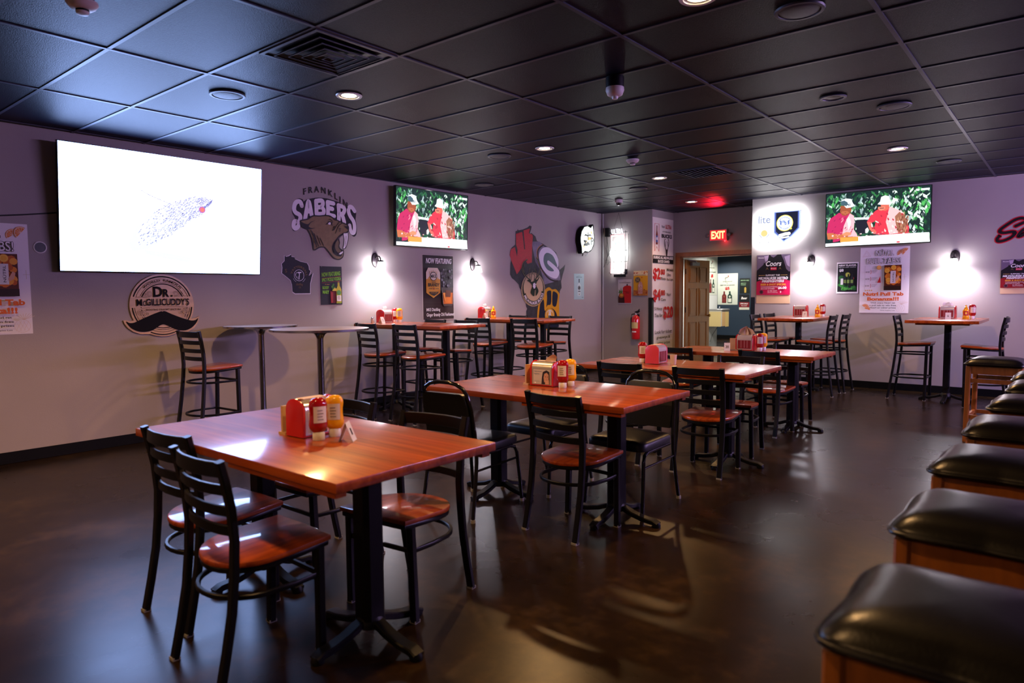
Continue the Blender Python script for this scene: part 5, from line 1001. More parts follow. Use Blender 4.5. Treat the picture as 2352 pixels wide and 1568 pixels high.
poster('wall_poster', 'yellow and orange drink poster above the fire extinguisher', 'poster', on_back(-.325, 1.378), yellow_p)
# tall price poster round the corridor corner
def prices(a, w=.81, h=2.55):
    X = lambda u: (u-.5)*w
    Y = lambda z: z-.22
    a.sheet(-w/2, 0, w/2, h, K('#efe6de')); R_ = K('#c4161c'); D_ = K('#332c2c')
    a.stroke([(X(.10), Y(2.17)), (X(.10), Y(2.66)), (X(.30), Y(2.66)), (X(.30), Y(2.17)), (X(.20), Y(2.25))], .016, R_, loop=True)
    a.flat([(X(.155), Y(2.29)), (X(.155), Y(2.47)), (X(.18), Y(2.54)), (X(.18), Y(2.63)), (X(.22), Y(2.63)), (X(.22), Y(2.54)), (X(.245), Y(2.47)), (X(.245), Y(2.29))], K('#7a2e1c')); a.flat([(X(.16), Y(2.33)), (X(.16), Y(2.45)), (X(.24), Y(2.45)), (X(.24), Y(2.33))], K('#4a5a9a')); a.rect(X(.17), Y(2.37), X(.23), Y(2.42), W_)
    a.text('Michelob', X(.42), Y(2.60), w*.14, .045, D_, 0, .3); a.text('ULTRA', X(.60), Y(2.59), w*.30, .075, R_, .03); a.text('OF THE MILWAUKEE', X(.46), Y(2.52), w*.40, .024, D_, .01); a.text('BUCKS', X(.42), Y(2.42), w*.50, .07, D_, .05)
    for s_ in (-1, 1):
        o = X(.66)
        a.fat([(o+s_*.02, Y(2.20)), (o+s_*.06, Y(2.26)), (o+s_*.085, Y(2.33)), (o+s_*.075, Y(2.39)), (o+s_*.05, Y(2.40))], .016, D_); a.fat([(o+s_*.06, Y(2.26)), (o+s_*.04, Y(2.33)), (o+s_*.03, Y(2.36))], .012, D_)
    a.flat([(X(.66)-.05, Y(2.24)), (X(.66)-.02, Y(2.10)), (X(.66), Y(2.05)), (X(.66)+.02, Y(2.10)), (X(.66)+.05, Y(2.24)), (X(.66), Y(2.21))], D_)
    a.rect(X(.005), Y(1.955), X(.995), Y(2.10), B_); a.text('DURING ALL MILWAUKEE', X(.03), Y(2.035), w*.94, .050, W_, .04); a.text('BUCKS GAMES:', X(.24), Y(1.968), w*.56, .050, W_, .04)
    for z, big, un, rt_ in ((1.635, '$2', 'Pints', ('Michelob', 'Ultra', 'Bud Light')), (1.255, '$4', 'Cans', ('Nutrl',))):
        a.text(big, X(.02), Y(z), w*.34, .235, R_, .03); a.text('00', X(.375), Y(z+.115), w*.20, .105, R_, .03); a.text(un, X(.375), Y(z+.02), w*.23, .052, D_, .015)
        for k, q in enumerate(rt_): a.text(q, X(.67), Y(z+(.185 if len(rt_) > 1 else .11)-.092*k), w*.31 if len(q) > 5 else w*.19, .055, D_, .015)
    a.text('5 Hoop', X(.07), Y(1.095), w*.36, .070, D_, .015); a.text('Tea for', X(.08), Y(.985), w*.37, .065, D_, .015); a.text('$20', X(.49), Y(.93), w*.48, .245, R_, .03)
    a.text('Look for ticket', X(.09), Y(.680), w*.82, .068, D_, .015); a.text('giveaways &', X(.17), Y(.572), w*.65, .068, D_, .015); a.text('other prizes', X(.20), Y(.470), w*.62, .068, D_, .015)
poster('price_banner', 'tall white price banner with big red dollar prices at the corridor corner', 'banner', on_column(9.722, .22), prices)

# ------------------------------------------------------------------ moustache sign
M_ink2 = P('black_paint', (.004, .0035, .004), .6, spec=.12)
def moustache():
    o = (1.328, 1.338); R = .308
    t = thing('moustache_sign', 'round wooden sign with a big black moustache under the big television', 'sign', **dict(on_left(o[0], o[1]), group=None))
    b = Art(.018); b.board([(R*math.cos(2*PI*k/64), R*math.sin(2*PI*k/64)) for k in range(64)], M_board)
    b.w = .0005; b.board(tr('mous_board', o), M_board, .0185)
    b.w = .019
    D = M_ink2; f = lambda x, y, s: None
    # px of the sign face -> metres about its centre
    sx = .617/1430; sy = .609/1385
    u = lambda x: (x-877)*sx
    v = lambda y: (792-y)*sy
    a0, a1 = math.radians(18), math.radians(162)
    b.ring(0, 0, .284, .012, D, a0=a0, a1=a1, n=48); b.ring(0, 0, .262, .003, D, a0=a0, a1=a1, n=48)
    b.ring(0, 0, .228, .003, D, a0=math.radians(24), a1=math.radians(156), n=40); b.ring(0, 0, .212, .009, D, a0=math.radians(24), a1=math.radians(156), n=40)
    for lo, hi in ((184, 232), (308, 356)):
        b.ring(0, 0, .284, .010, D, a0=math.radians(lo), a1=math.radians(hi)); b.ring(0, 0, .264, .003, D, a0=math.radians(lo), a1=math.radians(hi))
    for r, wd in ((.288, .008), (.262, .003), (.24, .003), (.222, .006)): b.ring(0, 0, r, wd, D, a0=math.radians(244 if r > .23 else 250), a1=math.radians(296 if r > .23 else 290))
    b.arc('WORLD  FAMOUS', 0, 0, .237, .020, math.radians(137), math.radians(43), D, .01)
    b.text('D', u(672), v(600), .205*.42, .102, D, .03); b.text('R', u(885), v(600), .058, .078, D, .03); b.disc(u(1075), v(578), .009, D)
    b.text('M', u(305), v(795), .050, .066, D, .02); b.text('C', u(435), v(795), .030, .050, D, .02); b.text('GILLICUDDY’S', u(505), v(792), (1470-505)*sx, .067, D, .02)
    b.stroke([(u(300), v(600)), (u(590), v(600))], .002, D); b.stroke([(u(1140), v(585)), (u(1460), v(580))], .002, D); b.stroke([(u(385), v(860)), (u(600), v(822)), (u(1200), v(815)), (u(1420), v(850))], .002, D)
    b.text('SHOOTING STRAIGHT SINCE 1865', u(490), v(903), (1275-490)*sx, .017, D, .02)
    for x, y, r in ((580, 535, .023), (475, 545, .013), (1165, 525, .023), (1275, 530, .013), (430, 960, .028), (360, 940, .026), (515, 975, .011), (1350, 930, .028), (1415, 910, .024), (1268, 950, .010)):
        b.ring(u(x), v(y), r, .0022, D, n=20); b.ring(u(x), v(y), r*.55, .0018, D, n=14)
    for x, y in ((378, 830), (385, 890), (1395, 805), (1390, 860), (420, 1000), (1365, 965)): b.disc(u(x), v(y), .006, D, n=4)
    for s_ in ((435, 1040, 470, 1080), (395, 1045, 420, 1090), (1355, 1000, 1330, 1060), (1400, 1000, 1370, 1060)): b.stroke([(u(s_[0]), v(s_[1])), (u(s_[2]), v(s_[3]))], .006, D)
    b.build('board', t, smooth=0)
    m = Art(.026); m.board(smooth(tr('mous', o)), M_ink2, .026); mo = m.build('moustache', t, smooth=0); mo['label'] = 'glossy black moustache'
moustache()

# ------------------------------------------------------------------ painted and stuck-on emblems
def decal(name, label, cat, place, fn, t=.0015):
    a = Art(t, .0005); fn(a); return tag(a.build(name, None, smooth=0, **place), label, cat)
def sabers(a):
    o = (3.2, 2.25); D = K('#17161c'); Wt = K('#f0eaf4'); G = P('gold_tan_paint', (.22, .145, .060), .6, var=.12, scale=30)
    a.w = .0008
    a.flat(smooth(tr('sabers_back', o)), D)
    # letters
    for k in range(len(TR['sabers'])): a.fat(tr('sabers', o, k), .052, Wt)
    # arched word above
    xs = [(2.985, 2.565), (3.20, 2.625), (3.40, 2.60), (3.575, 2.515)]
    def wp(p, q):
        x = 2.965+p*.615; y = 2.545+.165*math.sin(PI*(.24+p*.66))-.065-.075*max(0, p-.35)**1.3; return (x-o[0], y-o[1]+q*.072)
    a.text('F R A N K L I N', 0, 0, 1, 1, D, .02, 0, wp)
    a.flat(smooth(tr('cat_out', o)), G); a.stroke(smooth(tr('cat_out', o)), .014, D, loop=True)
    a.flat(smooth(tr('cat_ear', o)), D)
    a.flat(smooth(tr('cat_mouth', o)), D); a.flat(smooth(tr('cat_wallhole', o)), P('wall_grey', (.37, .33, .318), .55)); a.flat(smooth(tr('cat_tongue', o)), P('tan_paint_dark', (.15, .10, .045), .6)); a.stroke(smooth(tr('cat_tongue', o)), .008, D, loop=True)
    a.flat(smooth(tr('fang', o)), Wt); a.stroke(smooth(tr('fang', o)), .009, D, loop=True); a.stroke([((p[0]+q[0])/2, (p[1]+q[1])/2) for p, q in zip(tr('fang', o)[2:6], tr('fang', o)[9:5:-1])], .006, D)
    a.flat(tr('fang2', o), Wt); a.stroke(tr('fang2', o), .006, D, loop=True)
    a.flat(tr('cat_eyeb', o), D); a.flat(tr('cat_eye', o), Wt); a.flat(tr('cat_nose', o), D)
    for k in range(len(TR['cat_lines'])): a.stroke(tr('cat_lines', o, k), .009, D)
decal('cat_emblem', 'painted school emblem of a roaring tan wild cat under arched white letters', 'wall emblem', on_left(3.2, 2.25), sabers)
def small_state(a):
    o = (2.86, 1.66); D = K('#141521'); Gd = K('#7a6238'); Wt = K('#eeeaf2')
    P_ = tr('wis_small', o); c = (sum(p[0] for p in P_)/len(P_), sum(p[1] for p in P_)/len(P_))
    a.board([(c[0]+(x-c[0])*1.045, c[1]+(y-c[1])*1.035) for x, y in P_], Wt, .003); a.flat(P_, D)
    cx, cy = .018, .0
    a.ring(cx, cy, .064, .005, Wt); a.text('T', cx-.018, cy-.045, .05, .085, Wt, .01, .2); a.ring(cx-.022, cy+.004, .026, .004, Wt, a0=.4, a1=5.2); a.ring(cx+.0, cy+.0, .045, .003, Wt, a0=2.2, a1=4.9)
    a.arc('TATTERSALL', cx, cy, .085, .026, math.radians(172), math.radians(-5), Gd, .015); a.ring(cx, cy, .086, .003, Wt, a0=math.radians(205), a1=math.radians(240)); a.ring(cx, cy, .086, .003, Wt, a0=math.radians(300), a1=math.radians(335))
    a.text('distilling', cx-.045, cy-.125, .09, .035, Gd, .01, .3); a.text('co.', cx-.01, cy-.15, .03, .02, Gd, .0, .3); a.text('S', -.165, .03, .025, .04, Gd, .01)
tag_ = decal('state_sign', 'small black cut-out sign in the shape of a state with a round white monogram', 'sign', on_left(2.86, 1.66), small_state)
def big_state(a):
    o = (7.35, 1.6); D = P('decal_dark', (.018, .018, .030), .55, var=.6, scale=14)
    red = P('red_glitter', (.50, .008, .035), .45, var=.6, scale=220); teal = P('teal_glitter', (.07, .13, .15), .45, var=.6, scale=180); Wt = K('#eee8f2'); mid = P('violet_fade', (.20, .17, .25), .6, var=.5, scale=4)
    gold = K('#d29a12'); navy = K('#0f1430'); cream = K('#cdb48c'); grn = K('#10261a')
    a.flat(tr('W_out', o), D)
    a.flat([(x-o[0], y-o[1]) for x, y in ((7.20, 2.28), (7.42, 2.29), (7.95, 1.95), (8.0, 1.66), (7.55, 1.58), (7.45, 1.80), (7.3, 1.95))], mid)
    a.flat(tr('W_red', o), red); 
    a.stroke(smooth(tr('W_Garc', o), False), .012, K('#d0863c')); a.stroke([(x+.025, y-.005) for x, y in smooth(tr('W_Garc', o), False)], .03, K('#2a1c28'))
    a.flat(smooth(tr('W_G', o)), Wt); a.flat(smooth(tr('W_Gin', o)), teal)
    # ball club emblem
    a.flat(smooth(tr('br_gold', o)), gold)
    for k in range(3): a.flat(smooth(tr('br_navy', o, k)), navy)
    bx, by = TR['br_ball'][0]; bx -= o[0]; by -= o[1]
    a.disc(bx, by, .135, gold, ry=.12); a.disc(bx, by, .105, K('#d8d2c8'), ry=.095); a.flat([(bx-.09, by+.03), (bx-.03, by+.08), (bx-.05, by-.09), (bx-.10, by-.03)], gold); a.flat([(bx+.09, by+.03), (bx+.03, by+.08), (bx+.05, by-.09), (bx+.10, by-.03)], gold)
    # deer emblem
    cx, cy = 7.235-o[0], 1.495-o[1]; rx, ry = .312, .278
    for k, m in ((1, cream), (.965, grn), (.94, cream), (.915, grn)): a.disc(cx, cy, rx*k, m, ry=ry*k, n=48)
    a.disc(cx, cy+.03, rx*.82, cream, ry=ry*.80, n=48)
    def wp(p, q): th = math.radians(202+p*146); R = .72+.17*q; return (cx+rx*R*math.cos(th), cy+ry*R*math.sin(th))
    def wp2(p, q): th = math.radians(205+p*140); R = .745+.145*(1-q) if False else .72+.165*(1-q); return (cx+rx*R*math.cos(th), cy+ry*R*math.sin(th))
    a.stroke([(cx+rx*.80*math.cos(math.radians(198+k*154/20)), cy+ry*.80*math.sin(math.radians(198+k*154/20))) for k in range(21)], .068, grn)
    a.text('MILWAUKEE BUCKS', 0, 0, 1, 1, Wt, .03, 0, wp2)
    for k in range(len(TR['antlers'])): a.fat(tr('antlers', o, k), .026 if k in (0, 4) else .016, K('#b8a888')); 
    for k in range(len(TR['antlers'])): a.fat(tr('antlers', o, k), .017 if k in (0, 4) else .010, grn)
    a.flat(smooth(tr('deer', o)), grn); a.flat(tr('deer_face', o), Wt)
    for s_ in (-1, 1): a.disc(cx+.018+s_*.032, cy+.085, .011, Wt, ry=.008)
    a.disc(cx+.022, cy+.005, .014, grn)
decal('state_decal', 'large state shaped wall decal combining four team emblems with a red letter at its top', 'wall decal', on_left(7.35, 1.6), big_state)
def script(a):
    o = (5.1, 2.2)
    for k in range(len(TR['sa'])): a.fat(tr('sa', o, k), .058, K('#c4142c'))
    for k in range(len(TR['sa'])): a.fat(tr('sa', o, k), .034, K('#160a10'))
decal('script_lettering', 'red and black script lettering painted on the wall at the right edge', 'wall lettering', on_right(5.1, 2.2), script)

# ------------------------------------------------------------------ lit signs
def bubble():
    o = (8.66, 2.39); t = thing('bubble_sign', 'lit white speech bubble sign with a bearded emblem near the corner', 'lit sign', **on_left(*o))
    b = Art(.115); q = smooth(tr('bub', o)); b.shell([[(u, -.035, v) for u, v in q], [(u, -.115, v) for u, v in q]], M_ink2); b.build('housing', t, smooth=0)
    b = MB(); b.box((0, -.018, .0), (.12, .036, .12), M_iron); b.build('bracket', t)
    f = Art(.116, .0006); f.w = .116; f.flat(tr('bub_face', o), E((.93, 1, .97), 1.5))
    D = E((.02, .03, .03), .6); Y_ = E((1, .55, .08), 1.2)
    for k in range(4): f.flat(tr('bub_y', o, k), Y_)
    for k in ('bub_m1', 'bub_m2', 'bub_beard', 'bub_stem'): f.flat(tr(k, o), D)
    f.text('M', 0, 0, 1, 1, D, .02, 0, lambda p, q: (-.13+q*.10, -.02-(1-p)*.10+.0)); f.text('P', .10, -.10, .085, .14, D, .02)
    f.build('face', t, smooth=0)
    b = MB(); b.tube([(.0, -.02, -.25), (-.03, -.03, -.275), (-.02, -.02, -.29)], .008, M_iron); b.tube([(.12, -.02, -.22), (.10, -.05, -.26), (.04, -.05, -.285)], .006, P('pale_cable', (.5, .6, .58), .4)); b.build('cable', t)
bubble()
def neon():
    t = thing('neon_sign', 'white neon ribbon sign hanging on two wires by the corner', 'neon sign', **on_back(-.755, 2.2))
    y = -.085; Wn = E((1.0, .93, .97), 13); Wg = E((.88, 1, .99), 18); Rn = E((1, .12, .16), 1.3)
    def tb(name, pts, m, r=.010, loop=False):
        b = MB(); b.tube([(x, y, z) for x, z in pts], r, m, 8, loop=loop); return b.build(name, t, smooth=60)
    tb('neon_tube', [(-.045, .02), (-.125, .02), (-.125, .27), (.125, .27), (.125, .02), (.045, .02)][1:5], Wn, .011)
    tb('neon_tube', [(-.135, .02), (-.14, .285), (.14, .285), (.14, .02)], Rn, .006)
    tb('neon_tube', [(-.115, -.10), (-.125, -.40), (.105, -.40), (.115, -.10)], Wn, .014); tb('neon_tube', [(-.115, -.385), (-.005, -.275), (.10, -.385)], Wn, .013)
    tb('neon_tube', [(-.13, -.10), (-.145, -.41)], Rn, .006)
    tb('neon_ring', [(.145*math.cos(k*PI/18), .0-.05+.145*math.sin(k*PI/18)) for k in range(36)], Wg, .014, True)
    tb('neon_ring', [(.10*math.cos(k*PI/14), .12+.07*math.sin(k*PI/14)) for k in range(28)], Wg, .010, True)
    for s_ in (-1, 1):
        tb('neon_antler', [(s_*.02, .02), (s_*.05, .08), (s_*.04, .14), (s_*.015, .16)], E((.25, .75, .62), 2.0), .007); tb('neon_antler', [(s_*.03, .04), (s_*.09, .0), (s_*.10, -.06)], Wg, .008)
        tb('neon_face', [(s_*.015, .01), (s_*.03, -.06), (s_*.012, -.12)], Wg, .008)
    x = -.12
    for ch, wd in zip('ULTRA', (.05, .04, .045, .05, .05)):
        a = {'U': [(0, 1), (0, .15), (.5, 0), (1, .15), (1, 1)], 'L': [(0, 1), (0, 0), (1, 0)], 'T': [(.5, 0), (.5, 1), (0, 1), (1, 1)], 'R': [(0, 0), (0, 1), (.9, .85), (.9, .6), (.1, .5), (1, 0)], 'A': [(0, 0), (.5, 1), (1, 0)]}[ch]
        tb('neon_letter', [(x+p*wd*.8, .315+q*.075) for p, q in a], E((.8, .85, 1), 6), .007); x += wd
    b = MB(); b.tube([(-.10, y+.02, .38), (-.01, y+.06, .69), (.09, y+.02, .38)], .003, M_iron, 6); b.build('hanging_wire', t)
    for z in (.33, .0, -.2, -.40):
        b = MB(); b.tube([(-.19, y+.022, z), (.19, y+.022, z)], .0045, M_iron, 6); b.build('frame_bar', t)
    for s_ in (-1, 1):
        b = MB(); b.tube([(s_*.15, y+.026, .36), (s_*.15, y+.026, -.44)], .0045, M_iron, 6); b.build('frame_bar', t)
    b = MB(); b.box((.02, -.04, -.455), (.22, .06, .05), M_iron); b.lathe([(.025, -.05), (.03, 0), (.024, .05)], M_iron, 14, c=(.15, -.04, -.39)); b.build('transformer', t)
    b = MB(); b.tube([(.05, y, -.44), (.19, -.05, -.36), (.20, -.03, -.1), (.19, -.02, .3)], .004, M_iron, 6); b.build('cord', t)
neon()
def halo_sign(name, label, x, z, fn, poly, halo, thick=.03, off=.055):
    t = thing(name, label, 'lit sign', **on_right(x, z))
    b = MB(); b.shell([[(u, -off, v) for u, v in poly], [(u, -off-thick, v) for u, v in poly]], M_plast); b.build('panel', t, smooth=0)
    b = MB(); q = [(u*.97, v*.97) for u, v in poly]; f = b.face([(u, -off+.001, v) for u, v in q][::-1] if False else [(u, -off+.001, v) for u, v in q], E((.90, .94, 1), halo)); f.tag = True; f.normal_update()
    if f.normal.y < 0: f.normal_flip()
    b.build('back_light', t, smooth=0)
    a = Art(.0, .0006); a.w = off+thick+.0005; fn(a); a.build('face', t, smooth=0)
    b = MB(); b.box((0, -off/2, .05), (.05, off, .05), M_plast); b.build('standoff', t)
def lite(a):
    a.rect(-.122, -.22, .122, .22, E((.96, .97, 1), 3.2)); g = E((.30, .34, .52), 1.3)
    a.text('lite', -.095, .09, .19, .12, g, .02); a.disc(.0, -.065, .052, E((1, .62, .22), 1.3)); a.ring(0, -.065, .072, .012, g, a0=PI*1.05, a1=PI*1.35); a.ring(0, -.065, .072, .012, g, a0=PI*1.65, a1=PI*1.95)
    for u in (-.07, .07): a.rect(u-.012, -.215, u+.012, -.205, E((.3, .3, .35), 1))
halo_sign('beer_sign', 'glowing white sign with an orange disc, left of the dark home plate sign', 1.905, 2.41, lite, [(-.126, -.224), (.126, -.224), (.126, .224), (-.126, .224)], 100)
HP = [(-.205, .24), (.205, .24), (.205, -.04), (.08, -.16), (-.045, -.24), (-.205, -.09)]
def plate(a):
    a.flat(HP, E((.45, .55, 1), 1.6)); a.flat([(x*.90+(-.002), y*.93+.004) for x, y in HP], E((.12, .18, .62), 1.0)); a.flat([(x*.80, y*.88+.01) for x, y in HP], E((.006, .008, .03), 1.0))
    a.disc(-.03, .055, .125, E((1, .82, .10), 1.6)); a.disc(-.03, .055, .114, E((.92, .95, 1), 1.7)); a.disc(-.03, .055, .07, E((.80, .86, 1), 1.6))
    bl = E((.12, .20, .62), 1.2)
    a.arc('BREWERS', -.03, .055, .076, .026, math.radians(160), math.radians(20), bl, .02); a.arc('BASEBALL', -.03, .055, .076, .026, math.radians(205), math.radians(335), bl, .02, True)
    for s_ in (-1, 1): a.flat([(-.03+s_*.045, .085), (-.03+s_*.068, .10), (-.03+s_*.072, .04), (-.03+s_*.05, .02)], bl)
    a.text('m', -.065, .055, .035, .04, bl, .03); a.text('b', -.03, .025, .03, .06, bl, .03); a.disc(.065, -.035, .014, E((1, .85, .1), 1.5))
    a.fat([(-.10, -.135), (-.02, -.115), (.04, -.11)], .045, E((1, 1, 1), 3)); a.fat([(-.08, -.17), (.0, -.165), (.03, -.155)], .022, E((1, 1, 1), 3))
halo_sign('beer_sign', 'dark blue glowing home plate shaped sign with a round yellow edged emblem', 2.25, 2.43, plate, HP, 100)
t = thing('exit_sign', 'glowing red exit sign above the doorway', 'exit sign', (.79, YH-.001, 2.44))
b = MB(); b.box((0, -.022, 0), (.325, .044, .205), P('exit_housing', (.42, .38, .38), .4)); b.build('housing', t)
a = Art(.045); a.w = .0452; a.rect(-.15, -.09, .15, .09, E((1, .02, .03), .85)); a.text('EXIT', -.125, -.065, .25, .135, E((1, .22, .08), 6), .035); a.build('face', t, smooth=0)
for s_ in (-1, 1):
    b = MB(); b.lathe([(.02, 0), (.03, .02), (.036, .04), (.028, .055), (0, .056)], P('lamp_head', (.20, .17, .18), .3), 18, c=(s_*.205, -.012, .0), axis=1); b.box((s_*.172, -.012, 0), (.03, .02, .03), M_grey); b.build('lamp_head', t)
b = MB(); b.lathe([(.006, 0), (.005, -.012), (0, -.014)], E((1, .02, .02), 30), 10, c=(.12, -.03, -.103)); b.build('indicator', t)
for (zz, en, sz) in ((-.12, .35, .01),):
    l = bpy.data.lights.new('exit_glow', 'POINT'); l.energy = en; l.color = (1, .01, .03); l.shadow_soft_size = sz
    lo = bpy.data.objects.new('exit_glow', l); C.objects.link(lo); lo.parent = t; lo.location = (.0 if zz > 0 else .12, -.09, zz)

l = bpy.data.lights.new('exit_beam', 'SPOT'); l.energy = 200; l.color = (1, .008, .03); l.spot_size = math.radians(64); l.spot_blend = 1; l.shadow_soft_size = .04
lo = bpy.data.objects.new('exit_beam', l); C.objects.link(lo); lo.parent = t; lo.location = (0, -.06, .10); lo.rotation_euler = Vector((0, -.62, .42)).to_track_quat('-Z', 'Y').to_euler()
# ------------------------------------------------------------------ small fittings
t = thing('fire_extinguisher', 'red fire extinguisher on the wall below the yellow poster', 'fire extinguisher', **on_back(-.37, .59))
b = MB(); b.lathe([(.0, 0), (.070, .004), (.076, .02), (.076, .36), (.066, .40), (.035, .43), (.022, .44), (0, .44)], P('extinguisher_red', (.55, .012, .018), .2, coat=.5), 28, c=(0, -.09, 0)); bd = b.build('cylinder', t)
b = MB(); b.shell([[(.0768*math.cos(-PI/2-1+2*k/10), -.09+.0768*math.sin(-PI/2-1+2*k/10), z) for k in range(11)] for z in (.20, .31)], K('#c8b878'), closed=False, caps=False); b.build('label_band', bd)
b = MB(); b.shell([[(.0772*math.cos(-PI/2-.6+1.2*k/8), -.09+.0772*math.sin(-PI/2-.6+1.2*k/8), z) for k in range(9)] for z in (.13, .15)], W_, closed=False, caps=False); b.build('label_band', bd)
b = MB(); b.lathe([(.018, .43), (.018, .47), (.012, .48)], M_grey, 14, c=(0, -.09, 0)); b.bar([(-.02, -.09, .475), (.05, -.10, .485), (.085, -.10, .515)], .02, .010, M_iron); b.bar([(-.02, -.09, .488), (.05, -.10, .51), (.08, -.10, .545)], .02, .008, M_iron); b.build('valve_handle', t)
b = MB(); b.tube([(-.015, -.09, .46), (-.075, -.10, .45), (-.095, -.09, .38), (-.095, -.09, .2), (-.085, -.09, .12)], .010, M_iron, 10); b.build('hose', t)
b = MB(); b.box((0, -.008, .3), (.05, .015, .3), M_iron); b.build('bracket', t)
b = MB(); b.bar([(-1.112, YB-.014, .1), (-1.112, YB-.014, H)], .025, .022, P('painted_conduit', (.44, .42, .42), .4), side=(1, 0, 0)); o = b.build('conduit'); tag(o, 'pale conduit running up the back wall beside the corner', 'conduit')
t = thing('power_adapter', 'black power adapter plugged in high on the back wall near the corner', 'power adapter', **on_back(-1.005, 2.55))
b = MB(); b.box((0, -.03, 0), (.07, .06, .16), M_iron); b.build('body', t)
b = MB(); b.tube([(-.01, -.05, -.08), (.0, -.04, -.2), (-.03, -.02, -.30), (.0, -.012, -.42), (-.04, -.012, -.55), (-.09, -.012, -.64)], .005, M_iron, 6); b.tube([(.01, -.05, -.08), (.0, -.02, -.2), (.02, -.012, -.4), (-.04, -.012, -.52), (-.01, -.012, -.60), (.025, -.03, -.58), (.015, -.04, -.50)], .004, M_iron, 6); b.build('cord', t)
o = MB(); o.box((0, -.003, 0), (.07, .006, .115), P('ivory', (.50, .42, .28), .4)); o.box((0, -.007, .02), (.03, .003, .03), M_plast); o.box((0, -.007, -.025), (.03, .003, .03), M_plast); tag(o.build('wall_outlet', loc=(-1.058, YB-.001, 2.56)), 'ivory wall outlet behind the black power adapter', 'outlet')
t = thing('cable_port', 'round dark cable port in the wall left of the big television', 'cable port', **on_left(.318, 1.864))
b = MB(); b.lathe([(.052, 0), (.052, .004), (.043, .006)], M_plast, 28, axis=1); b.build('rim', t)
b = MB(); b.lathe([(.043, .0), (.043, .007), (0, .007)], P('port_dark', (.006, .012, .012), .4), 24, axis=1); b.build('opening', t)
b = MB(); p = [WL(s_, .006) for s_ in (-.6, .04, .2, .35, .52)]; b.tube([(q[0], q[1], z) for q, z in zip(p, (2.09, 2.118, 2.138, 2.16, 2.185))], .006, M_iron, 6); tag(b.build('cable'), 'thin black cable along the wall into the big television', 'cable')
# ------------------------------------------------------------------ beyond the doorway
def bottles(a, w=.63, h=.95):
    X = lambda u: (u-.5)*w
    Y = lambda v: v*h
    a.sheet(-w/2, 0, w/2, h, K('#c9d0c4')); a.ring(X(.45), Y(.83), w*.08, .012, K('#3a3a3a'), a0=.5, a1=4.5); a.stroke([(X(.36), Y(.84)), (X(.46), Y(.86)), (X(.57), Y(.91))], .014, K('#4a3a3a')); a.disc(X(.53), Y(.92), w*.03, K('#a83a30'))
    a.text('icing pond', X(.25), Y(.72), w*.48, h*.045, B_, .01, .3); a.text('$', X(.46), Y(.67), w*.04, h*.03, B_); a.text('jäger on ice specials', X(.12), Y(.605), w*.74, h*.045, B_, .01, .3); a.text('$5', X(.38), Y(.47), w*.22, h*.10, K('#c0161c'), .05)
    for u, m, l_ in ((.34, '#6a2428', '#7a3030'), (.62, '#12382c', '#d8d8cc')):
        a.flat([(X(u-.11), Y(.06)), (X(u-.11), Y(.29)), (X(u-.04), Y(.35)), (X(u-.04), Y(.43)), (X(u+.04), Y(.43)), (X(u+.04), Y(.35)), (X(u+.11), Y(.29)), (X(u+.11), Y(.06))], K(m)); a.rect(X(u-.08), Y(.08), X(u+.08), Y(.20), K(l_)); a.disc(X(u), Y(.26), w*.05, K('#c8c8bc' if u > .5 else '#8a4a3a'))
poster('wall_poster', 'pale poster with two liquor bottles on the dark blue wall beyond the door', 'poster', dict(loc=(-2.46, 18.598, 1.05), rotz=0), bottles, 'two bottle posters')
poster('wall_poster', 'pale poster with two liquor bottles on the white wall just beyond the open door', 'poster', dict(loc=(-1.617, 15.46, 1.36), rotz=PI/2), bottles, 'two bottle posters')
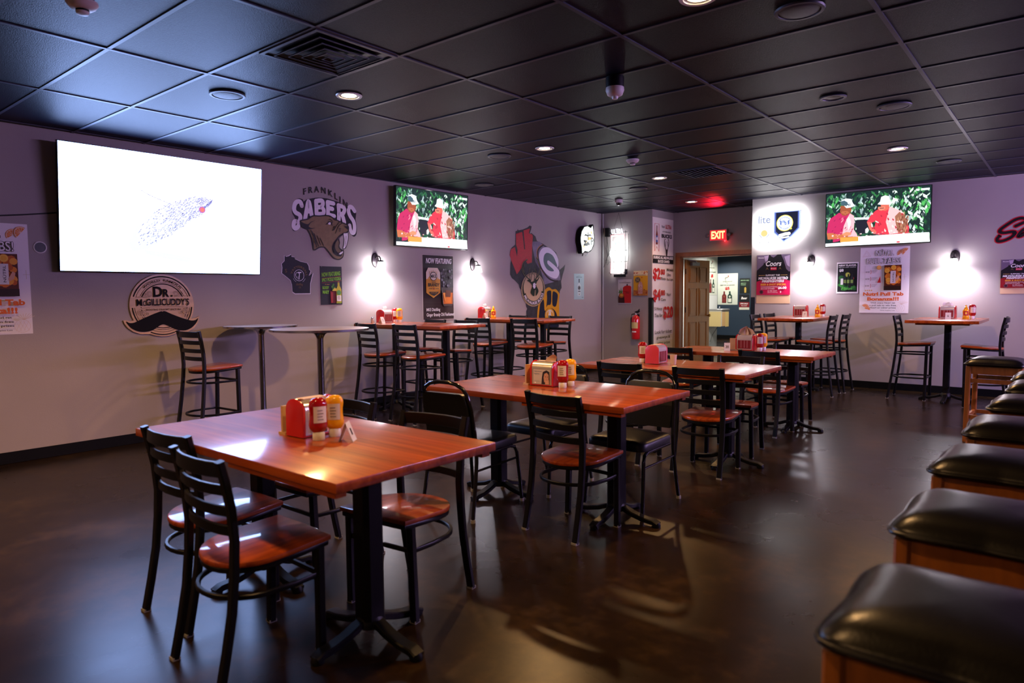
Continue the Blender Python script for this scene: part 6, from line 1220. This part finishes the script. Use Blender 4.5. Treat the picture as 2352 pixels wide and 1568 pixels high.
def dark_p(a, w=.31, h=.46, red=False):
    a.sheet(-w/2, 0, w/2, h, K('#cfd0c0') if red else K('#101816'))
    if red:
        a.rect(-w/2, h*.35, w/2, h, K('#16181c')); a.rect(-w/2, h*.16, w/2, h*.5, K('#7a1420')); a.text('Beer', -w*.3, h*.68, w*.6, h*.16, W_, .03, .2); a.text('SPECIALS', -w*.38, h*.36, w*.76, h*.08, W_, .03); a.text('ALL DAY', -w*.3, h*.24, w*.6, h*.06, W_, .02)
    else:
        a.text('BREWED HERE', -w*.4, h*.82, w*.8, h*.07, K('#8ab08a'), .02); a.text('SMOOTH', -w*.38, h*.64, w*.5, h*.06, K('#8ab08a'), .02); a.text('DARK', -w*.38, h*.54, w*.5, h*.06, K('#8ab08a'), .02); a.flat([(-w*.02, h*.06), (-w*.04, h*.34), (w*.02, h*.42), (w*.10, h*.42), (w*.16, h*.34), (w*.14, h*.06)], K('#b89a48'))
poster('wall_poster', 'small dark green poster on the far blue wall, above the red and black one', 'poster', dict(loc=(-1.93, 18.598, 1.385), rotz=0), dark_p)
poster('wall_poster', 'small black and red poster on the far blue wall, below the dark green one', 'poster', dict(loc=(-1.94, 18.598, .90), rotz=0), lambda a: dark_p(a, red=True))
t = thing('drinking_fountain', 'beige wall drinking fountain with tan paper panels beyond the open door', 'drinking fountain', (-1.619, 15.40, .52), PI/2)
b = MB(); b.box((0, -.20, .24), (.46, .40, .40), P('fountain_beige', (.48, .47, .42), .4)); b.build('cabinet', t)
b = MB(); b.slab([(-.24, -.42), (.24, -.42), (.24, -.005), (-.24, -.005)], .442, .475, M_grey, bev=.01); b.build('basin_top', t)
b = MB(); b.box((-.12, -.404, .22), (.20, .006, .36), M_card); b.build('paper_panel', t)
b = MB(); b.box((.10, -.404, .21), (.22, .006, .38), P('manila', (.58, .42, .16), .6)); b.build('paper_panel', t)
b = MB(); b.box((-.234, -.20, .22), (.006, .36, .38), P('manila2', (.58, .45, .20), .6)); b.build('paper_panel', t)
b = MB(); b.lathe([(.02, .475), (.022, .50), (.015, .53), (.008, .545)], M_chrome, 14, c=(-.12, -.3, 0)); b.build('spout', t)
b = MB(); b.tube([(-.1, -.25, .04), (-.12, -.2, -.05), (-.06, -.08, -.2), (-.08, -.03, -.38)], .007, M_iron, 6); b.build('cord', t)

# ------------------------------------------------------------------ added violet fill strip, unseen, tints the upper walls lavender
t = thing('added_fill_strip', 'added violet fill light on the bar side wall, unseen to the right of the view', 'added fill light', (8.54, 6.4, 2.35), 0)
b = MB(); b.box((-.02, 0, 0), (.03, 5.4, .05), M_plast); b.build('channel', t)
b = MB(); b.box((-.04, 0, 0), (.01, 5.4, .035), E((.66, .44, 1.0), 470)); b.build('diffuser', t)  # glowing face added for its lavender cast, no such lamp known here
